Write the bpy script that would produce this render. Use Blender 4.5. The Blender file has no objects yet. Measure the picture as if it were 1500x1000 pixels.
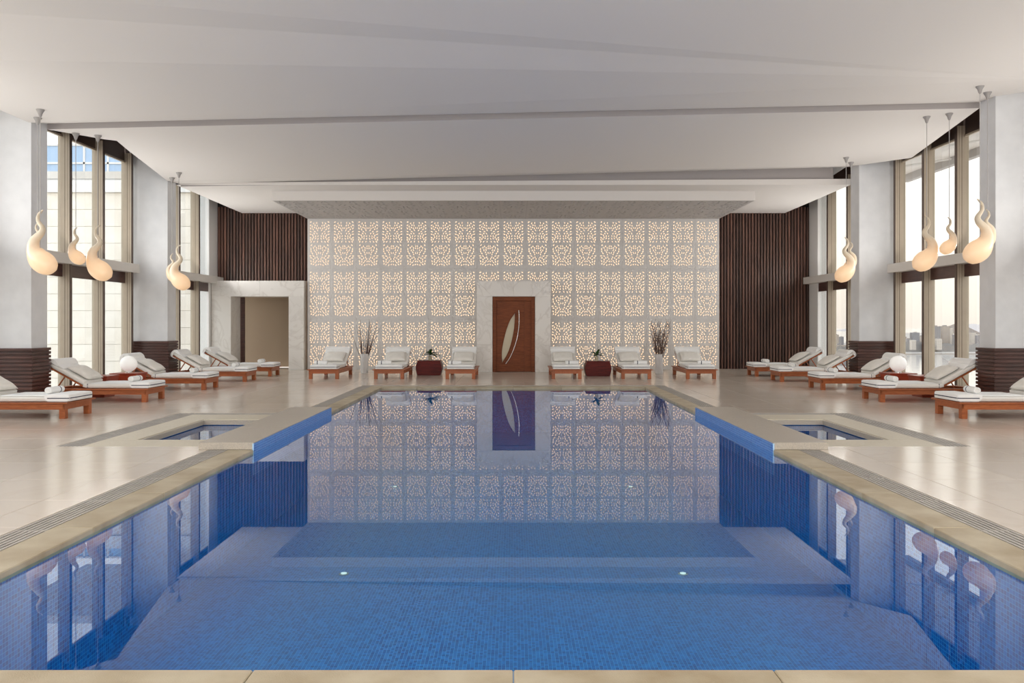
import bpy, bmesh, math, random
from mathutils import Vector, Matrix, Quaternion
from mathutils.geometry import delaunay_2d_cdt
random.seed(7)
S = bpy.context.scene
COL = S.collection
PI = math.pi

# ------------------------------------------------------------------ camera
EYE, FPX, VX, VY = 1.5, 1170.0, 752.0, 473.0          # eye height, focal length in px, vanishing point
cd = bpy.data.cameras.new('camera'); cam = bpy.data.objects.new('camera', cd); COL.objects.link(cam)
cam.location = (0, 0, EYE); cam.rotation_euler = (PI/2, 0, 0)
cd.sensor_width = 36; cd.lens = 36*FPX/1500
cd.shift_x = -(VX-750)/1500; cd.shift_y = -(500-VY)/1500
cd.clip_end = 20000
S.camera = cam

# ------------------------------------------------------------------ sky
W = bpy.data.worlds.new('sky'); S.world = W; W.use_nodes = True
wn = W.node_tree; wn.nodes.clear()
wo = wn.nodes.new('ShaderNodeOutputWorld'); bg = wn.nodes.new('ShaderNodeBackground')
tc = wn.nodes.new('ShaderNodeTexCoord'); sep = wn.nodes.new('ShaderNodeSeparateXYZ'); rp = wn.nodes.new('ShaderNodeValToRGB')
wn.links.new(tc.outputs['Generated'], sep.inputs[0]); wn.links.new(sep.outputs['Z'], rp.inputs[0])
e = rp.color_ramp.elements
e[0].position = 0.0; e[0].color = (0.50, 0.435, 0.385, 1)
e[1].position = 1.0; e[1].color = (0.66, 0.76, 0.90, 1)
for p, c in ((0.05, (0.585, 0.515, 0.445, 1)), (0.13, (0.70, 0.65, 0.585, 1)), (0.28, (0.93, 0.91, 0.88, 1)), (0.5, (0.95, 0.97, 1.0, 1))):
    k = e.new(p); k.color = c
wn.links.new(rp.outputs[0], bg.inputs[0]); bg.inputs[1].default_value = 1.7
wn.links.new(bg.outputs[0], wo.inputs[0])

# ------------------------------------------------------------------ added fill lamps, exposure
def area(name, loc, rot, sx, sy, power, col=(1, 0.97, 0.93)):
    d = bpy.data.lights.new(name, 'AREA'); d.shape = 'RECTANGLE'; d.size = sx; d.size_y = sy; d.energy = power; d.color = col
    o = bpy.data.objects.new(name, d); COL.objects.link(o); o.location = loc; o.rotation_euler = rot
    return o
# added fill strips above the shelf beams, brightening the ceiling where daylight falls short
for s in (-1, 1):
    for y0 in (-2.2, 3.55, 9.3, 15.1, 20.85):
        area('added_shelf_fill', (s*9.44, y0+2.6, 3.0), (0, PI-s*math.radians(50), 0), 0.12, 3.7, 30)
# unseen fill lamps added behind the camera for surfaces that face it
area('added_deck_fill', (-4.5, -2.6, 5.0), (math.radians(62), 0, math.radians(-8)), 3.0, 2.0, 170, (0.97, 0.98, 1))
area('added_deck_fill', (4.5, -2.6, 5.0), (math.radians(62), 0, math.radians(8)), 3.0, 2.0, 170, (0.97, 0.98, 1))
# further unseen fill added behind the camera, aimed up and forward at the ceiling
for x in (-6.0, 6.0): area('added_ceiling_fill', (x, -3.2, 1.1), (math.radians(132), 0, 0), 2.0, 1.0, 170)
S.view_settings.view_transform = 'Standard'; S.view_settings.look = 'None'
S.view_settings.gamma = 1.0; S.view_settings.use_curve_mapping = False
S.view_settings.exposure = 0.62

# ------------------------------------------------------------------ material helpers
MATS = {}
def newmat(name):
    m = bpy.data.materials.new(name); m.use_nodes = True; MATS[name] = m
    return m, m.node_tree, m.node_tree.nodes['Principled BSDF']
def nd(t, kind, **kw):
    n = t.nodes.new(kind)
    for k, v in kw.items():
        if k in n.inputs.keys(): n.inputs[k].default_value = v
        else: setattr(n, k, v)
    return n
def rgba(c): return (c[0], c[1], c[2], 1)
def mat(name, c, rough=0.5, metal=0.0, c2=None, nscale=6, ndetail=4, bump=0.0, bscale=40, stretch=None, spec=0.5, rnd=0.0, coat=0.0):
    """plain procedural surface: two tones blended by noise, optional bump, optional per-piece tone shift"""
    m, t, b = newmat(name)
    b.inputs['Roughness'].default_value = rough; b.inputs['Metallic'].default_value = metal
    b.inputs['Specular IOR Level'].default_value = spec; b.inputs['Coat Weight'].default_value = coat
    co = nd(t, 'ShaderNodeTexCoord'); mp = nd(t, 'ShaderNodeMapping')
    if stretch: mp.inputs['Scale'].default_value = stretch
    t.links.new(co.outputs['Object'], mp.inputs[0])
    oi = nd(t, 'ShaderNodeObjectInfo')
    cmb = nd(t, 'ShaderNodeVectorMath', operation='ADD')
    sc = nd(t, 'ShaderNodeVectorMath', operation='SCALE'); sc.inputs['Scale'].default_value = 17.0
    t.links.new(oi.outputs['Random'], sc.inputs[0])
    t.links.new(mp.outputs[0], cmb.inputs[0]); t.links.new(sc.outputs[0], cmb.inputs[1])
    n = nd(t, 'ShaderNodeTexNoise'); n.inputs['Scale'].default_value = nscale; n.inputs['Detail'].default_value = ndetail
    t.links.new(cmb.outputs[0], n.inputs['Vector'])
    r = nd(t, 'ShaderNodeValToRGB'); r.color_ramp.elements[0].position = 0.3; r.color_ramp.elements[1].position = 0.7
    r.color_ramp.elements[0].color = rgba(c2 if c2 else c); r.color_ramp.elements[1].color = rgba(c)
    t.links.new(n.outputs['Fac'], r.inputs[0])
    out = r.outputs[0]
    if rnd > 0:
        hs = nd(t, 'ShaderNodeHueSaturation'); mr = nd(t, 'ShaderNodeMapRange')
        mr.inputs['To Min'].default_value = 1-rnd; mr.inputs['To Max'].default_value = 1+rnd
        t.links.new(oi.outputs['Random'], mr.inputs[0]); t.links.new(mr.outputs[0], hs.inputs['Value'])
        t.links.new(out, hs.inputs['Color']); out = hs.outputs[0]
    t.links.new(out, b.inputs['Base Color'])
    if bump > 0:
        n2 = nd(t, 'ShaderNodeTexNoise'); n2.inputs['Scale'].default_value = bscale; n2.inputs['Detail'].default_value = 3
        t.links.new(cmb.outputs[0], n2.inputs['Vector'])
        bp = nd(t, 'ShaderNodeBump'); bp.inputs['Strength'].default_value = bump; bp.inputs['Distance'].default_value = 0.01
        t.links.new(n2.outputs['Fac'], bp.inputs['Height']); t.links.new(bp.outputs[0], b.inputs['Normal'])
    return m
def mat_marble(name, base, vein, rough, scale, amount=0.5, rnd=0.03, spec=0.5):
    m, t, b = newmat(name); b.inputs['Roughness'].default_value = rough; b.inputs['Specular IOR Level'].default_value = spec
    co = nd(t, 'ShaderNodeTexCoord'); oi = nd(t, 'ShaderNodeObjectInfo')
    sc = nd(t, 'ShaderNodeVectorMath', operation='SCALE'); sc.inputs['Scale'].default_value = 23.0
    t.links.new(oi.outputs['Random'], sc.inputs[0])
    ad = nd(t, 'ShaderNodeVectorMath', operation='ADD'); t.links.new(co.outputs['Object'], ad.inputs[0]); t.links.new(sc.outputs[0], ad.inputs[1])
    n = nd(t, 'ShaderNodeTexNoise'); n.inputs['Scale'].default_value = scale; n.inputs['Detail'].default_value = 8; n.inputs['Distortion'].default_value = 1.6
    t.links.new(ad.outputs[0], n.inputs['Vector'])
    r = nd(t, 'ShaderNodeValToRGB'); el = r.color_ramp.elements
    el[0].position = 0.46; el[0].color = (0, 0, 0, 1); el[1].position = 0.5; el[1].color = (1, 1, 1, 1)
    k = el.new(0.54); k.color = (0, 0, 0, 1)
    t.links.new(n.outputs['Fac'], r.inputs[0])
    n2 = nd(t, 'ShaderNodeTexNoise'); n2.inputs['Scale'].default_value = scale*0.6; n2.inputs['Detail'].default_value = 4
    t.links.new(ad.outputs[0], n2.inputs['Vector'])
    mul = nd(t, 'ShaderNodeMath', operation='MULTIPLY'); t.links.new(r.outputs[0], mul.inputs[0]); t.links.new(n2.outputs['Fac'], mul.inputs[1])
    mul2 = nd(t, 'ShaderNodeMath', operation='MULTIPLY'); mul2.inputs[1].default_value = amount; t.links.new(mul.outputs[0], mul2.inputs[0])
    cl = nd(t, 'ShaderNodeMix', data_type='RGBA'); t.links.new(n2.outputs['Fac'], cl.inputs['Factor'])
    cl.inputs['A'].default_value = rgba([x*0.93 for x in base]); cl.inputs['B'].default_value = rgba([min(1, x*1.06) for x in base])
    mx = nd(t, 'ShaderNodeMix', data_type='RGBA'); t.links.new(mul2.outputs[0], mx.inputs['Factor'])
    t.links.new(cl.outputs['Result'], mx.inputs['A']); mx.inputs['B'].default_value = rgba(vein)
    hs = nd(t, 'ShaderNodeHueSaturation'); mr = nd(t, 'ShaderNodeMapRange')
    mr.inputs['To Min'].default_value = 1-rnd; mr.inputs['To Max'].default_value = 1+rnd
    t.links.new(oi.outputs['Random'], mr.inputs[0]); t.links.new(mr.outputs[0], hs.inputs['Value'])
    t.links.new(mx.outputs['Result'], hs.inputs['Color']); t.links.new(hs.outputs[0], b.inputs['Base Color'])
    return m
def mat_mosaic(name, axes, c1=(0.0, 0.060, 0.33), c2=(0.0, 0.185, 0.60), mort=(0.09, 0.42, 0.74)):
    m, t, b = newmat(name); b.inputs['Roughness'].default_value = 0.3
    co = nd(t, 'ShaderNodeTexCoord'); sp = nd(t, 'ShaderNodeSeparateXYZ'); cb = nd(t, 'ShaderNodeCombineXYZ')
    t.links.new(co.outputs['Object'], sp.inputs[0])
    t.links.new(sp.outputs[axes[0]], cb.inputs['X']); t.links.new(sp.outputs[axes[1]], cb.inputs['Y'])
    br = nd(t, 'ShaderNodeTexBrick'); br.offset = 0.0; br.squash = 1.0
    t.links.new(cb.outputs[0], br.inputs['Vector'])
    for k, v in (('Scale', 1.0), ('Mortar Size', 0.0017), ('Mortar Smooth', 0.1), ('Brick Width', 0.029), ('Row Height', 0.029)): br.inputs[k].default_value = v
    br.inputs['Color1'].default_value = rgba(c1); br.inputs['Color2'].default_value = rgba(c2); br.inputs['Mortar'].default_value = rgba(mort)
    t.links.new(br.outputs['Color'], b.inputs['Base Color'])
    return m
def mat_pane(name, tint, refl=1.0, ior=1.33, bump=0.0, power=5.0):
    """clear sheet: Fresnel share mirrors, the rest passes through tinted"""
    m, t, b = newmat(name); t.nodes.remove(b); out = t.nodes['Material Output']
    # Schlick reflectance of the incidence angle, the same from either side of the sheet
    ge = nd(t, 'ShaderNodeNewGeometry'); dt = nd(t, 'ShaderNodeVectorMath', operation='DOT_PRODUCT')
    t.links.new(ge.outputs['Normal'], dt.inputs[0]); t.links.new(ge.outputs['Incoming'], dt.inputs[1])
    ab = nd(t, 'ShaderNodeMath', operation='ABSOLUTE'); t.links.new(dt.outputs['Value'], ab.inputs[0])
    om = nd(t, 'ShaderNodeMath', operation='SUBTRACT'); om.inputs[0].default_value = 1.0; t.links.new(ab.outputs[0], om.inputs[1])
    pw5 = nd(t, 'ShaderNodeMath', operation='POWER'); t.links.new(om.outputs[0], pw5.inputs[0]); pw5.inputs[1].default_value = power
    r0 = ((ior-1)/(ior+1))**2
    fr = nd(t, 'ShaderNodeMath', operation='MULTIPLY_ADD'); t.links.new(pw5.outputs[0], fr.inputs[0]); fr.inputs[1].default_value = 1-r0; fr.inputs[2].default_value = r0
    gl = nd(t, 'ShaderNodeBsdfGlossy'); gl.inputs['Roughness'].default_value = 0.0; gl.inputs['Color'].default_value = (refl, refl, refl, 1)
    tr = nd(t, 'ShaderNodeBsdfTransparent'); tr.inputs['Color'].default_value = rgba(tint)
    mx = nd(t, 'ShaderNodeMixShader'); t.links.new(fr.outputs[0], mx.inputs[0]); t.links.new(tr.outputs[0], mx.inputs[1]); t.links.new(gl.outputs[0], mx.inputs[2])
    t.links.new(mx.outputs[0], out.inputs['Surface'])
    if bump:
        n = nd(t, 'ShaderNodeTexNoise'); n.inputs['Scale'].default_value = 1.4; n.inputs['Detail'].default_value = 2
        co = nd(t, 'ShaderNodeTexCoord'); t.links.new(co.outputs['Object'], n.inputs['Vector'])
        bp = nd(t, 'ShaderNodeBump'); bp.inputs['Strength'].default_value = bump; bp.inputs['Distance'].default_value = 0.01
        t.links.new(n.outputs['Fac'], bp.inputs['Height']); t.links.new(bp.outputs[0], gl.inputs['Normal'])
    return m
def mat_emit(name, c, strength, base=None):
    m, t, b = newmat(name); b.inputs['Base Color'].default_value = rgba(base if base else c); b.inputs['Roughness'].default_value = 0.4
    b.inputs['Emission Color'].default_value = rgba(c); b.inputs['Emission Strength'].default_value = strength
    return m

mat('plaster', (0.76, 0.77, 0.79), 0.75, c2=(0.69, 0.70, 0.72), nscale=3, bump=0.25, bscale=9)
mat('ceiling_paint', (0.80, 0.765, 0.735), 0.85)
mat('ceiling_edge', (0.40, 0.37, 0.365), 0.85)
mat('white_paint', (0.82, 0.81, 0.79), 0.6)
mat('beam_paint', (0.74, 0.71, 0.67), 0.5)
mat('beige_metal', (0.50, 0.42, 0.32), 0.42, c2=(0.47, 0.39, 0.30))
mat('dark_metal', (0.10, 0.065, 0.05), 0.45)
mat('dark_wood', (0.105, 0.045, 0.036), 0.28, c2=(0.055, 0.024, 0.021), nscale=3, stretch=(1, 1, 8), rnd=0.25)
mat('slat_wood', (0.150, 0.070, 0.048), 0.45, c2=(0.065, 0.030, 0.023), nscale=2.5, stretch=(6, 6, 0.5), rnd=0.4)
mat('slat_back', (0.012, 0.008, 0.008), 0.8)
mat('teak', (0.46, 0.135, 0.040), 0.42, c2=(0.30, 0.075, 0.022), nscale=7, stretch=(1, 8, 8), rnd=0.12)
mat('door_wood', (0.27, 0.082, 0.030), 0.5, c2=(0.16, 0.045, 0.018), nscale=5, stretch=(1, 1, 14), spec=0.2)
mat('red_lacquer', (0.15, 0.014, 0.010), 0.42, c2=(0.085, 0.009, 0.008), nscale=4, stretch=(1, 1, 7), spec=0.2)
mat('red_wood', (0.36, 0.055, 0.022), 0.3, c2=(0.24, 0.035, 0.015), nscale=4, stretch=(1, 1, 7))
mat('linen', (0.86, 0.83, 0.775), 0.9, c2=(0.81, 0.78, 0.725), nscale=9, bump=0.15, bscale=60)
mat('mattress_side', (0.84, 0.82, 0.78), 0.9, bump=0.1, bscale=60)
mat('towel', (0.93, 0.93, 0.92), 0.95, bump=0.25, bscale=90)
mat('navy', (0.018, 0.022, 0.06), 0.9)
mat('ceramic_white', (0.82, 0.82, 0.82), 0.22)
mat('twig_dark', (0.10, 0.045, 0.035), 0.7, rnd=0.3)
mat('twig_pale', (0.17, 0.105, 0.085), 0.7, rnd=0.3)
mat('leaf_green', (0.025, 0.07, 0.018), 0.35, rnd=0.3)
mat('petal', (0.85, 0.83, 0.70), 0.6)
mat('cord_grey', (0.45, 0.43, 0.42), 0.5)
mat('canopy_grey', (0.36, 0.34, 0.33), 0.45)
mat('steel', (0.75, 0.74, 0.72), 0.2, metal=1.0)
mat('grate', (0.50, 0.47, 0.43), 0.45, c2=(0.40, 0.37, 0.34))
mat('pit_dark', (0.02, 0.02, 0.02), 0.9)
mat('coping_stone', (0.52, 0.455, 0.335), 0.5, c2=(0.36, 0.285, 0.18), nscale=3.2, ndetail=10, bump=0.2, bscale=160, rnd=0.05)
mat('spa_stone', (0.66, 0.60, 0.48), 0.45, c2=(0.60, 0.54, 0.43), nscale=30, rnd=0.03)
mat('granite', (0.55, 0.49, 0.41), 0.4, c2=(0.40, 0.36, 0.31), nscale=90, ndetail=3, bump=0.1, bscale=200)
mat('grout', (0.40, 0.355, 0.30), 0.7)
mat('beige_wall', (0.40, 0.31, 0.22), 0.8)
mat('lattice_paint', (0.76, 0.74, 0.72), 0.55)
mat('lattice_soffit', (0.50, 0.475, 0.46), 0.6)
mat('cavity_shade', (0.03, 0.027, 0.025), 0.9)
mat_marble('floor_marble', (0.70, 0.62, 0.53), (0.58, 0.48, 0.39), 0.17, 0.7, 0.35, 0.03)
mat_marble('wall_marble', (0.82, 0.79, 0.75), (0.52, 0.47, 0.42), 0.25, 1.1, 0.6, 0.02)
mat_mosaic('mosaic_floor', ('X', 'Y')); mat_mosaic('mosaic_end', ('X', 'Z')); mat_mosaic('mosaic_side', ('Y', 'Z'))
mat_mosaic('mosaic_rim', ('Y', 'Z'), (0.01, 0.13, 0.55), (0.05, 0.26, 0.70), (0.40, 0.62, 0.85))
mat_pane('water', (0.66, 0.93, 1.0), 1.0, 1.30, 0.006, 5.2)
mat_pane('glass', (0.93, 0.95, 0.95), 1.0, 1.45)
mat('glass_frost', (0.62, 0.55, 0.40), 0.25)
mat_emit('backlight', (1.0, 0.72, 0.48), 0.72, (0.5, 0.4, 0.3))
mat_emit('globe', (1.0, 0.97, 0.92), 0.18, (0.9, 0.9, 0.88))
mat_emit('pool_lens', (1.0, 0.98, 0.9), 0.35)
# exterior
mat('stone_panel', (0.90, 0.85, 0.77), 0.8, c2=(0.82, 0.76, 0.67), nscale=1.5, rnd=0.03)
mat('stone_joint', (0.45, 0.40, 0.34), 0.9)
mat('terrace', (0.70, 0.66, 0.60), 0.8)
mat('curtain_glass', (0.42, 0.58, 0.80), 0.15)
mat('bay_water', (0.42, 0.39, 0.36), 0.12)
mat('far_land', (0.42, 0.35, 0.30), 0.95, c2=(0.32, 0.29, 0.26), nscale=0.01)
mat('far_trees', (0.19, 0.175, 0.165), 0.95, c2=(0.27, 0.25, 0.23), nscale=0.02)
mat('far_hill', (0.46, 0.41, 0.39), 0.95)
for i, c in enumerate(((0.30, 0.28, 0.28), (0.42, 0.36, 0.31), (0.24, 0.23, 0.24), (0.58, 0.52, 0.46))):
    m, t, b = newmat('far_wall_%d' % i); b.inputs['Roughness'].default_value = 0.8
    co = nd(t, 'ShaderNodeTexCoord'); br = nd(t, 'ShaderNodeTexBrick'); br.offset = 0
    sp = nd(t, 'ShaderNodeSeparateXYZ'); cb = nd(t, 'ShaderNodeCombineXYZ'); t.links.new(co.outputs['Object'], sp.inputs[0])
    t.links.new(sp.outputs['X'], cb.inputs['X']); t.links.new(sp.outputs['Z'], cb.inputs['Y']); t.links.new(cb.outputs[0], br.inputs['Vector'])
    for k, v in (('Scale', 1.0), ('Mortar Size', 0.5), ('Brick Width', 4.0), ('Row Height', 3.2)): br.inputs[k].default_value = v
    br.inputs['Color1'].default_value = rgba([x*0.75 for x in c]); br.inputs['Color2'].default_value = rgba([x*0.85 for x in c]); br.inputs['Mortar'].default_value = rgba(c)
    t.links.new(br.outputs['Color'], b.inputs['Base Color'])

# ------------------------------------------------------------------ mesh helpers
class MB:
    def __init__(s): s.v = []; s.f = []; s.mi = []
    def quad(s, pts, mi=0):
        n = len(s.v); s.v += [tuple(p) for p in pts]; s.f.append(tuple(range(n, n+len(pts)))); s.mi.append(mi)
    def box(s, x0, x1, y0, y1, z0, z1, mi=0):
        if x0 > x1: x0, x1 = x1, x0
        if y0 > y1: y0, y1 = y1, y0
        if z0 > z1: z0, z1 = z1, z0
        n = len(s.v)
        s.v += [(x0,y0,z0),(x1,y0,z0),(x1,y1,z0),(x0,y1,z0),(x0,y0,z1),(x1,y0,z1),(x1,y1,z1),(x0,y1,z1)]
        for f in ((0,3,2,1),(4,5,6,7),(0,1,5,4),(1,2,6,5),(2,3,7,6),(3,0,4,7)):
            s.f.append(tuple(n+i for i in f)); s.mi.append(mi)
    def tube(s, pts, radii, seg=8, caps=True, mi=0, flat=1.0):
        """swept round section with a radius at every point"""
        pts = [Vector(p) for p in pts]; n0 = len(s.v); N = len(pts)
        up = Vector((0.0137, 1, 0.0071)).normalized()
        for i, p in enumerate(pts):
            d = (pts[min(i+1, N-1)]-pts[max(i-1, 0)]).normalized()
            a = (up-d*up.dot(d))
            if a.length < 1e-4: a = Vector((1, 0, 0))-d*d.x
            a.normalize(); b = d.cross(a); r = radii[i] if hasattr(radii, '__len__') else radii
            for k in range(seg):
                t = 2*PI*k/seg; s.v.append(tuple(p+(a*math.cos(t)*flat+b*math.sin(t))*r))
        for i in range(N-1):
            for k in range(seg):
                s.f.append((n0+i*seg+k, n0+i*seg+(k+1) % seg, n0+(i+1)*seg+(k+1) % seg, n0+(i+1)*seg+k)); s.mi.append(mi)
        if caps:
            s.f.append(tuple(n0+k for k in reversed(range(seg)))); s.mi.append(mi)
            s.f.append(tuple(n0+(N-1)*seg+k for k in range(seg))); s.mi.append(mi)
    def lathe(s, prof, seg=24, c=(0, 0, 0), mi=0):
        n0 = len(s.v)
        for r, z in prof:
            for k in range(seg):
                t = 2*PI*k/seg; s.v.append((c[0]+r*math.cos(t), c[1]+r*math.sin(t), c[2]+z))
        for i in range(len(prof)-1):
            for k in range(seg):
                s.f.append((n0+i*seg+k, n0+i*seg+(k+1) % seg, n0+(i+1)*seg+(k+1) % seg, n0+(i+1)*seg+k)); s.mi.append(mi)
        s.f.append(tuple(n0+k for k in reversed(range(seg)))); s.mi.append(mi)
        s.f.append(tuple(n0+(len(prof)-1)*seg+k for k in range(seg))); s.mi.append(mi)
    def loft(s, rings, mi=0, caps=True):
        n0 = len(s.v); m = len(rings[0])
        for r in rings: s.v += [tuple(p) for p in r]
        for i in range(len(rings)-1):
            for k in range(m):
                s.f.append((n0+i*m+k, n0+i*m+(k+1) % m, n0+(i+1)*m+(k+1) % m, n0+(i+1)*m+k)); s.mi.append(mi)
        if caps:
            s.f.append(tuple(n0+k for k in reversed(range(m)))); s.mi.append(mi)
            s.f.append(tuple(n0+(len(rings)-1)*m+k for k in range(m))); s.mi.append(mi)
    def mesh(s, name, mats, smooth=False, bevel=0.0):
        me = bpy.data.meshes.new(name); me.from_pydata(s.v, [], s.f)
        for mm in (mats if isinstance(mats, (list, tuple)) else [mats]): me.materials.append(MATS[mm])
        me.polygons.foreach_set('material_index', s.mi)
        bm = bmesh.new(); bm.from_mesh(me); bmesh.ops.recalc_face_normals(bm, faces=bm.faces)
        if bevel: bmesh.ops.bevel(bm, geom=list(bm.edges), offset=bevel, segments=1, affect='EDGES', clamp_overlap=True)
        bm.to_mesh(me); bm.free()
        if smooth:
            me.polygons.foreach_set('use_smooth', [True]*len(me.polygons))
            try: me.set_sharp_from_angle(angle=math.radians(42))
            except Exception: pass
        me.update(); return me
    def build(s, name, mats, parent=None, **kw):
        return link(name, s.mesh(name, mats, **kw), parent)
def link(name, me, parent=None, loc=None):
    o = bpy.data.objects.new(name, me); COL.objects.link(o)
    if parent: o.parent = parent
    if loc: o.location = loc
    return o
def tag(o, label=None, cat=None, group=None, kind=None):
    if label: o['label'] = label
    if cat: o['category'] = cat
    if group: o['group'] = group
    if kind: o['kind'] = kind
    return o
def struct(o, label=None):
    o['kind'] = 'structure'
    if label: o['label'] = label
    return o
def empty(name, loc=(0, 0, 0), rz=0):
    o = bpy.data.objects.new(name, None); COL.objects.link(o); o.location = loc; o.rotation_euler = (0, 0, rz); o.empty_display_size = 0.1
    return o
def copy_tree(o, parent=None):
    c = o.copy(); COL.objects.link(c); c.parent = parent
    for ch in list(o.children): copy_tree(ch, c)
    return c
def boxobj(name, m, x0, x1, y0, y1, z0, z1, parent=None, bevel=0.0):
    b = MB(); b.box(x0, x1, y0, y1, z0, z1); return b.build(name, m, parent, bevel=bevel)
def proj(x, y, z=0): return (VX+FPX*x/y, VY-FPX*(z-EYE)/y)
def at(px, py, Y): return Vector(((px-VX)*Y/FPX, Y, EYE+(VY-py)*Y/FPX))      # point at depth Y

# ------------------------------------------------------------------ plan of the hall (metres; y is depth)
PX, PY0, PY1 = 3.08, 3.46, 18.62          # pool inner edge
CX, DX = 3.38, 3.62                       # coping outer, drain outer
CY1, DY1 = 19.02, 19.28
GX = 9.76                                 # glass plane
BACK = 26.2
WATER = -0.04
SPA = dict(x0=3.73, x1=4.84, y0=10.28, y1=12.45, cx=5.27, dx=5.57, cy0=9.72, cy1=13.1, dy1=13.33)
LEDGE = dict(x0=PX, x1=3.73, y0=9.46, y1=13.5, z=0.085)

# ---- floor: grout bed with the cut tiles lying on it
fb = MB()
T = -0.004
for s in (-1, 1):
    fb.box(s*DX, s*GX, -5, SPA['cy0'], -0.3, T)
    fb.box(s*SPA['dx'], s*GX, SPA['cy0'], SPA['dy1'], -0.3, T)
    fb.box(s*DX, s*GX, SPA['dy1'], BACK+0.8, -0.3, T)
fb.box(-DX, DX, DY1, BACK+0.8, -0.3, T)
fb.box(-DX, DX, -5, PY0-0.62, -0.3, T)
floor = struct(fb.build('floor', 'grout'), 'polished cream marble floor of large square tiles')
def sub(r, h):
    """rectangle r minus rectangle h -> list of rectangles"""
    x0, x1, y0, y1 = r; a0, a1, b0, b1 = h
    if a0 >= x1 or a1 <= x0 or b0 >= y1 or b1 <= y0: return [r]
    out = []
    if y0 < b0: out.append((x0, x1, y0, b0))
    if y1 > b1: out.append((x0, x1, b1, y1))
    yy0, yy1 = max(y0, b0), min(y1, b1)
    if x0 < a0: out.append((x0, a0, yy0, yy1))
    if x1 > a1: out.append((a1, x1, yy0, yy1))
    return out
holes = [(-DX, DX, PY0-0.62, DY1)]
for s in (-1, 1):
    a, b2 = sorted((s*DX, s*SPA['dx'])); holes.append((a, b2, SPA['cy0'], SPA['dy1']))
xs = [3.98+0.85*k for k in range(7)] + [GX]
xe = [-v for v in reversed(xs)] + [-3.13+0.85*k*1.0 for k in range(0)] + [-3.13, -2.28, -1.43, -0.58, 0.27, 1.12, 1.97, 2.82, 3.4] + xs
xe = sorted(set(round(v, 3) for v in xe))
ys = [-5+0.0]; y = 5.87-0.9*4
while y < BACK: ys.append(y); y += 0.9
ys.append(BACK)
rects = []
for i in range(len(xe)-1):
    for j in range(len(ys)-1):
        rs = [(xe[i], xe[i+1], ys[j], ys[j+1])]
        for h in holes: rs = [q for r in rs for q in sub(r, h)]
        rects += [r for r in rs if (r[1]-r[0]) > 0.04 and (r[3]-r[2]) > 0.04]
def parea(r):
    yc = (r[2]+r[3])/2
    if yc < 3: return 0
    xc = (r[0]+r[1])/2; p = proj(xc, yc)
    if p[0] < -60 or p[0] > 1560 or p[1] > 1010: return 0
    return (r[1]-r[0])*(r[3]-r[2])/yc**3
rects.sort(key=parea, reverse=True)
tcache = {}
rest = MB()
for i, r in enumerate(rects):
    w, d = r[1]-r[0]-0.004, r[3]-r[2]-0.004
    if i < 300 and parea(r) > 0:
        key = (round(w, 3), round(d, 3))
        if key not in tcache:
            b = MB(); b.box(-w/2, w/2, -d/2, d/2, -0.012, 0.0); tcache[key] = b.mesh('tile', 'floor_marble', bevel=0.0012)
        link('tile', tcache[key], floor, ((r[0]+r[1])/2, (r[2]+r[3])/2, 0))
    else:
        rest.box(r[0]+.002, r[1]-.002, r[2]+.002, r[3]-.002, -0.012, 0.0)
o = rest.build('far_tiles', 'floor_marble', floor); o['kind'] = 'stuff'

# ---- pool basin, water, coping, drains
DEPTH = -1.05
b = MB()
b.quad([(-PX, PY0, DEPTH), (PX, PY0, DEPTH), (PX, PY1, DEPTH), (-PX, PY1, DEPTH)], 0)
for y in (PY0, PY1): b.quad([(-PX, y, DEPTH), (PX, y, DEPTH), (PX, y, -.06), (-PX, y, -.06)], 1)
for x in (-PX, PX): b.quad([(x, PY0, DEPTH), (x, PY1, DEPTH), (x, PY1, -.06), (x, PY0, -.06)], 2)
me = b.mesh('pool_basin', ['mosaic_floor', 'mosaic_end', 'mosaic_side'])
basin = struct(link('pool_basin', me), 'pool basin lined with blue glass mosaic')
b = MB(); b.quad([(-PX, PY0, WATER), (PX, PY0, WATER), (PX, PY1, WATER), (-PX, PY1, WATER)])
tag(b.build('pool_water', 'water'), 'still clear water filling the long blue mosaic pool', 'water', kind='stuff')
cop = struct(empty('pool_coping'), 'tan granite coping around the long pool')
def slab(name, m, x0, x1, y0, y1, z0, z1, parent, bevel=0.006): return boxobj(name, m, min(x0, x1)+.0015, max(x0, x1)-.0015, y0+.0015, y1-.0015, z0, z1, parent, bevel)
def runs(a, b, n): return [(a+(b-a)*k/n, a+(b-a)*(k+1)/n) for k in range(n)]
for s in (-1, 1):
    for a, c in runs(PY0, LEDGE['y0'], 5)+runs(LEDGE['y1'], PY1, 4): slab('coping_slab', 'coping_stone', s*PX, s*CX, a, c, -0.09, 0.0, cop)
for a, c in runs(-CX, CX, 6):
    boxobj('coping_slab', 'coping_stone', a+.0015, c-.0015, PY0-0.36, PY0, -0.09, 0.0, cop, 0.006)
    boxobj('coping_slab', 'coping_stone', a+.0015, c-.0015, PY1, CY1, -0.09, 0.0, cop, 0.006)
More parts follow.
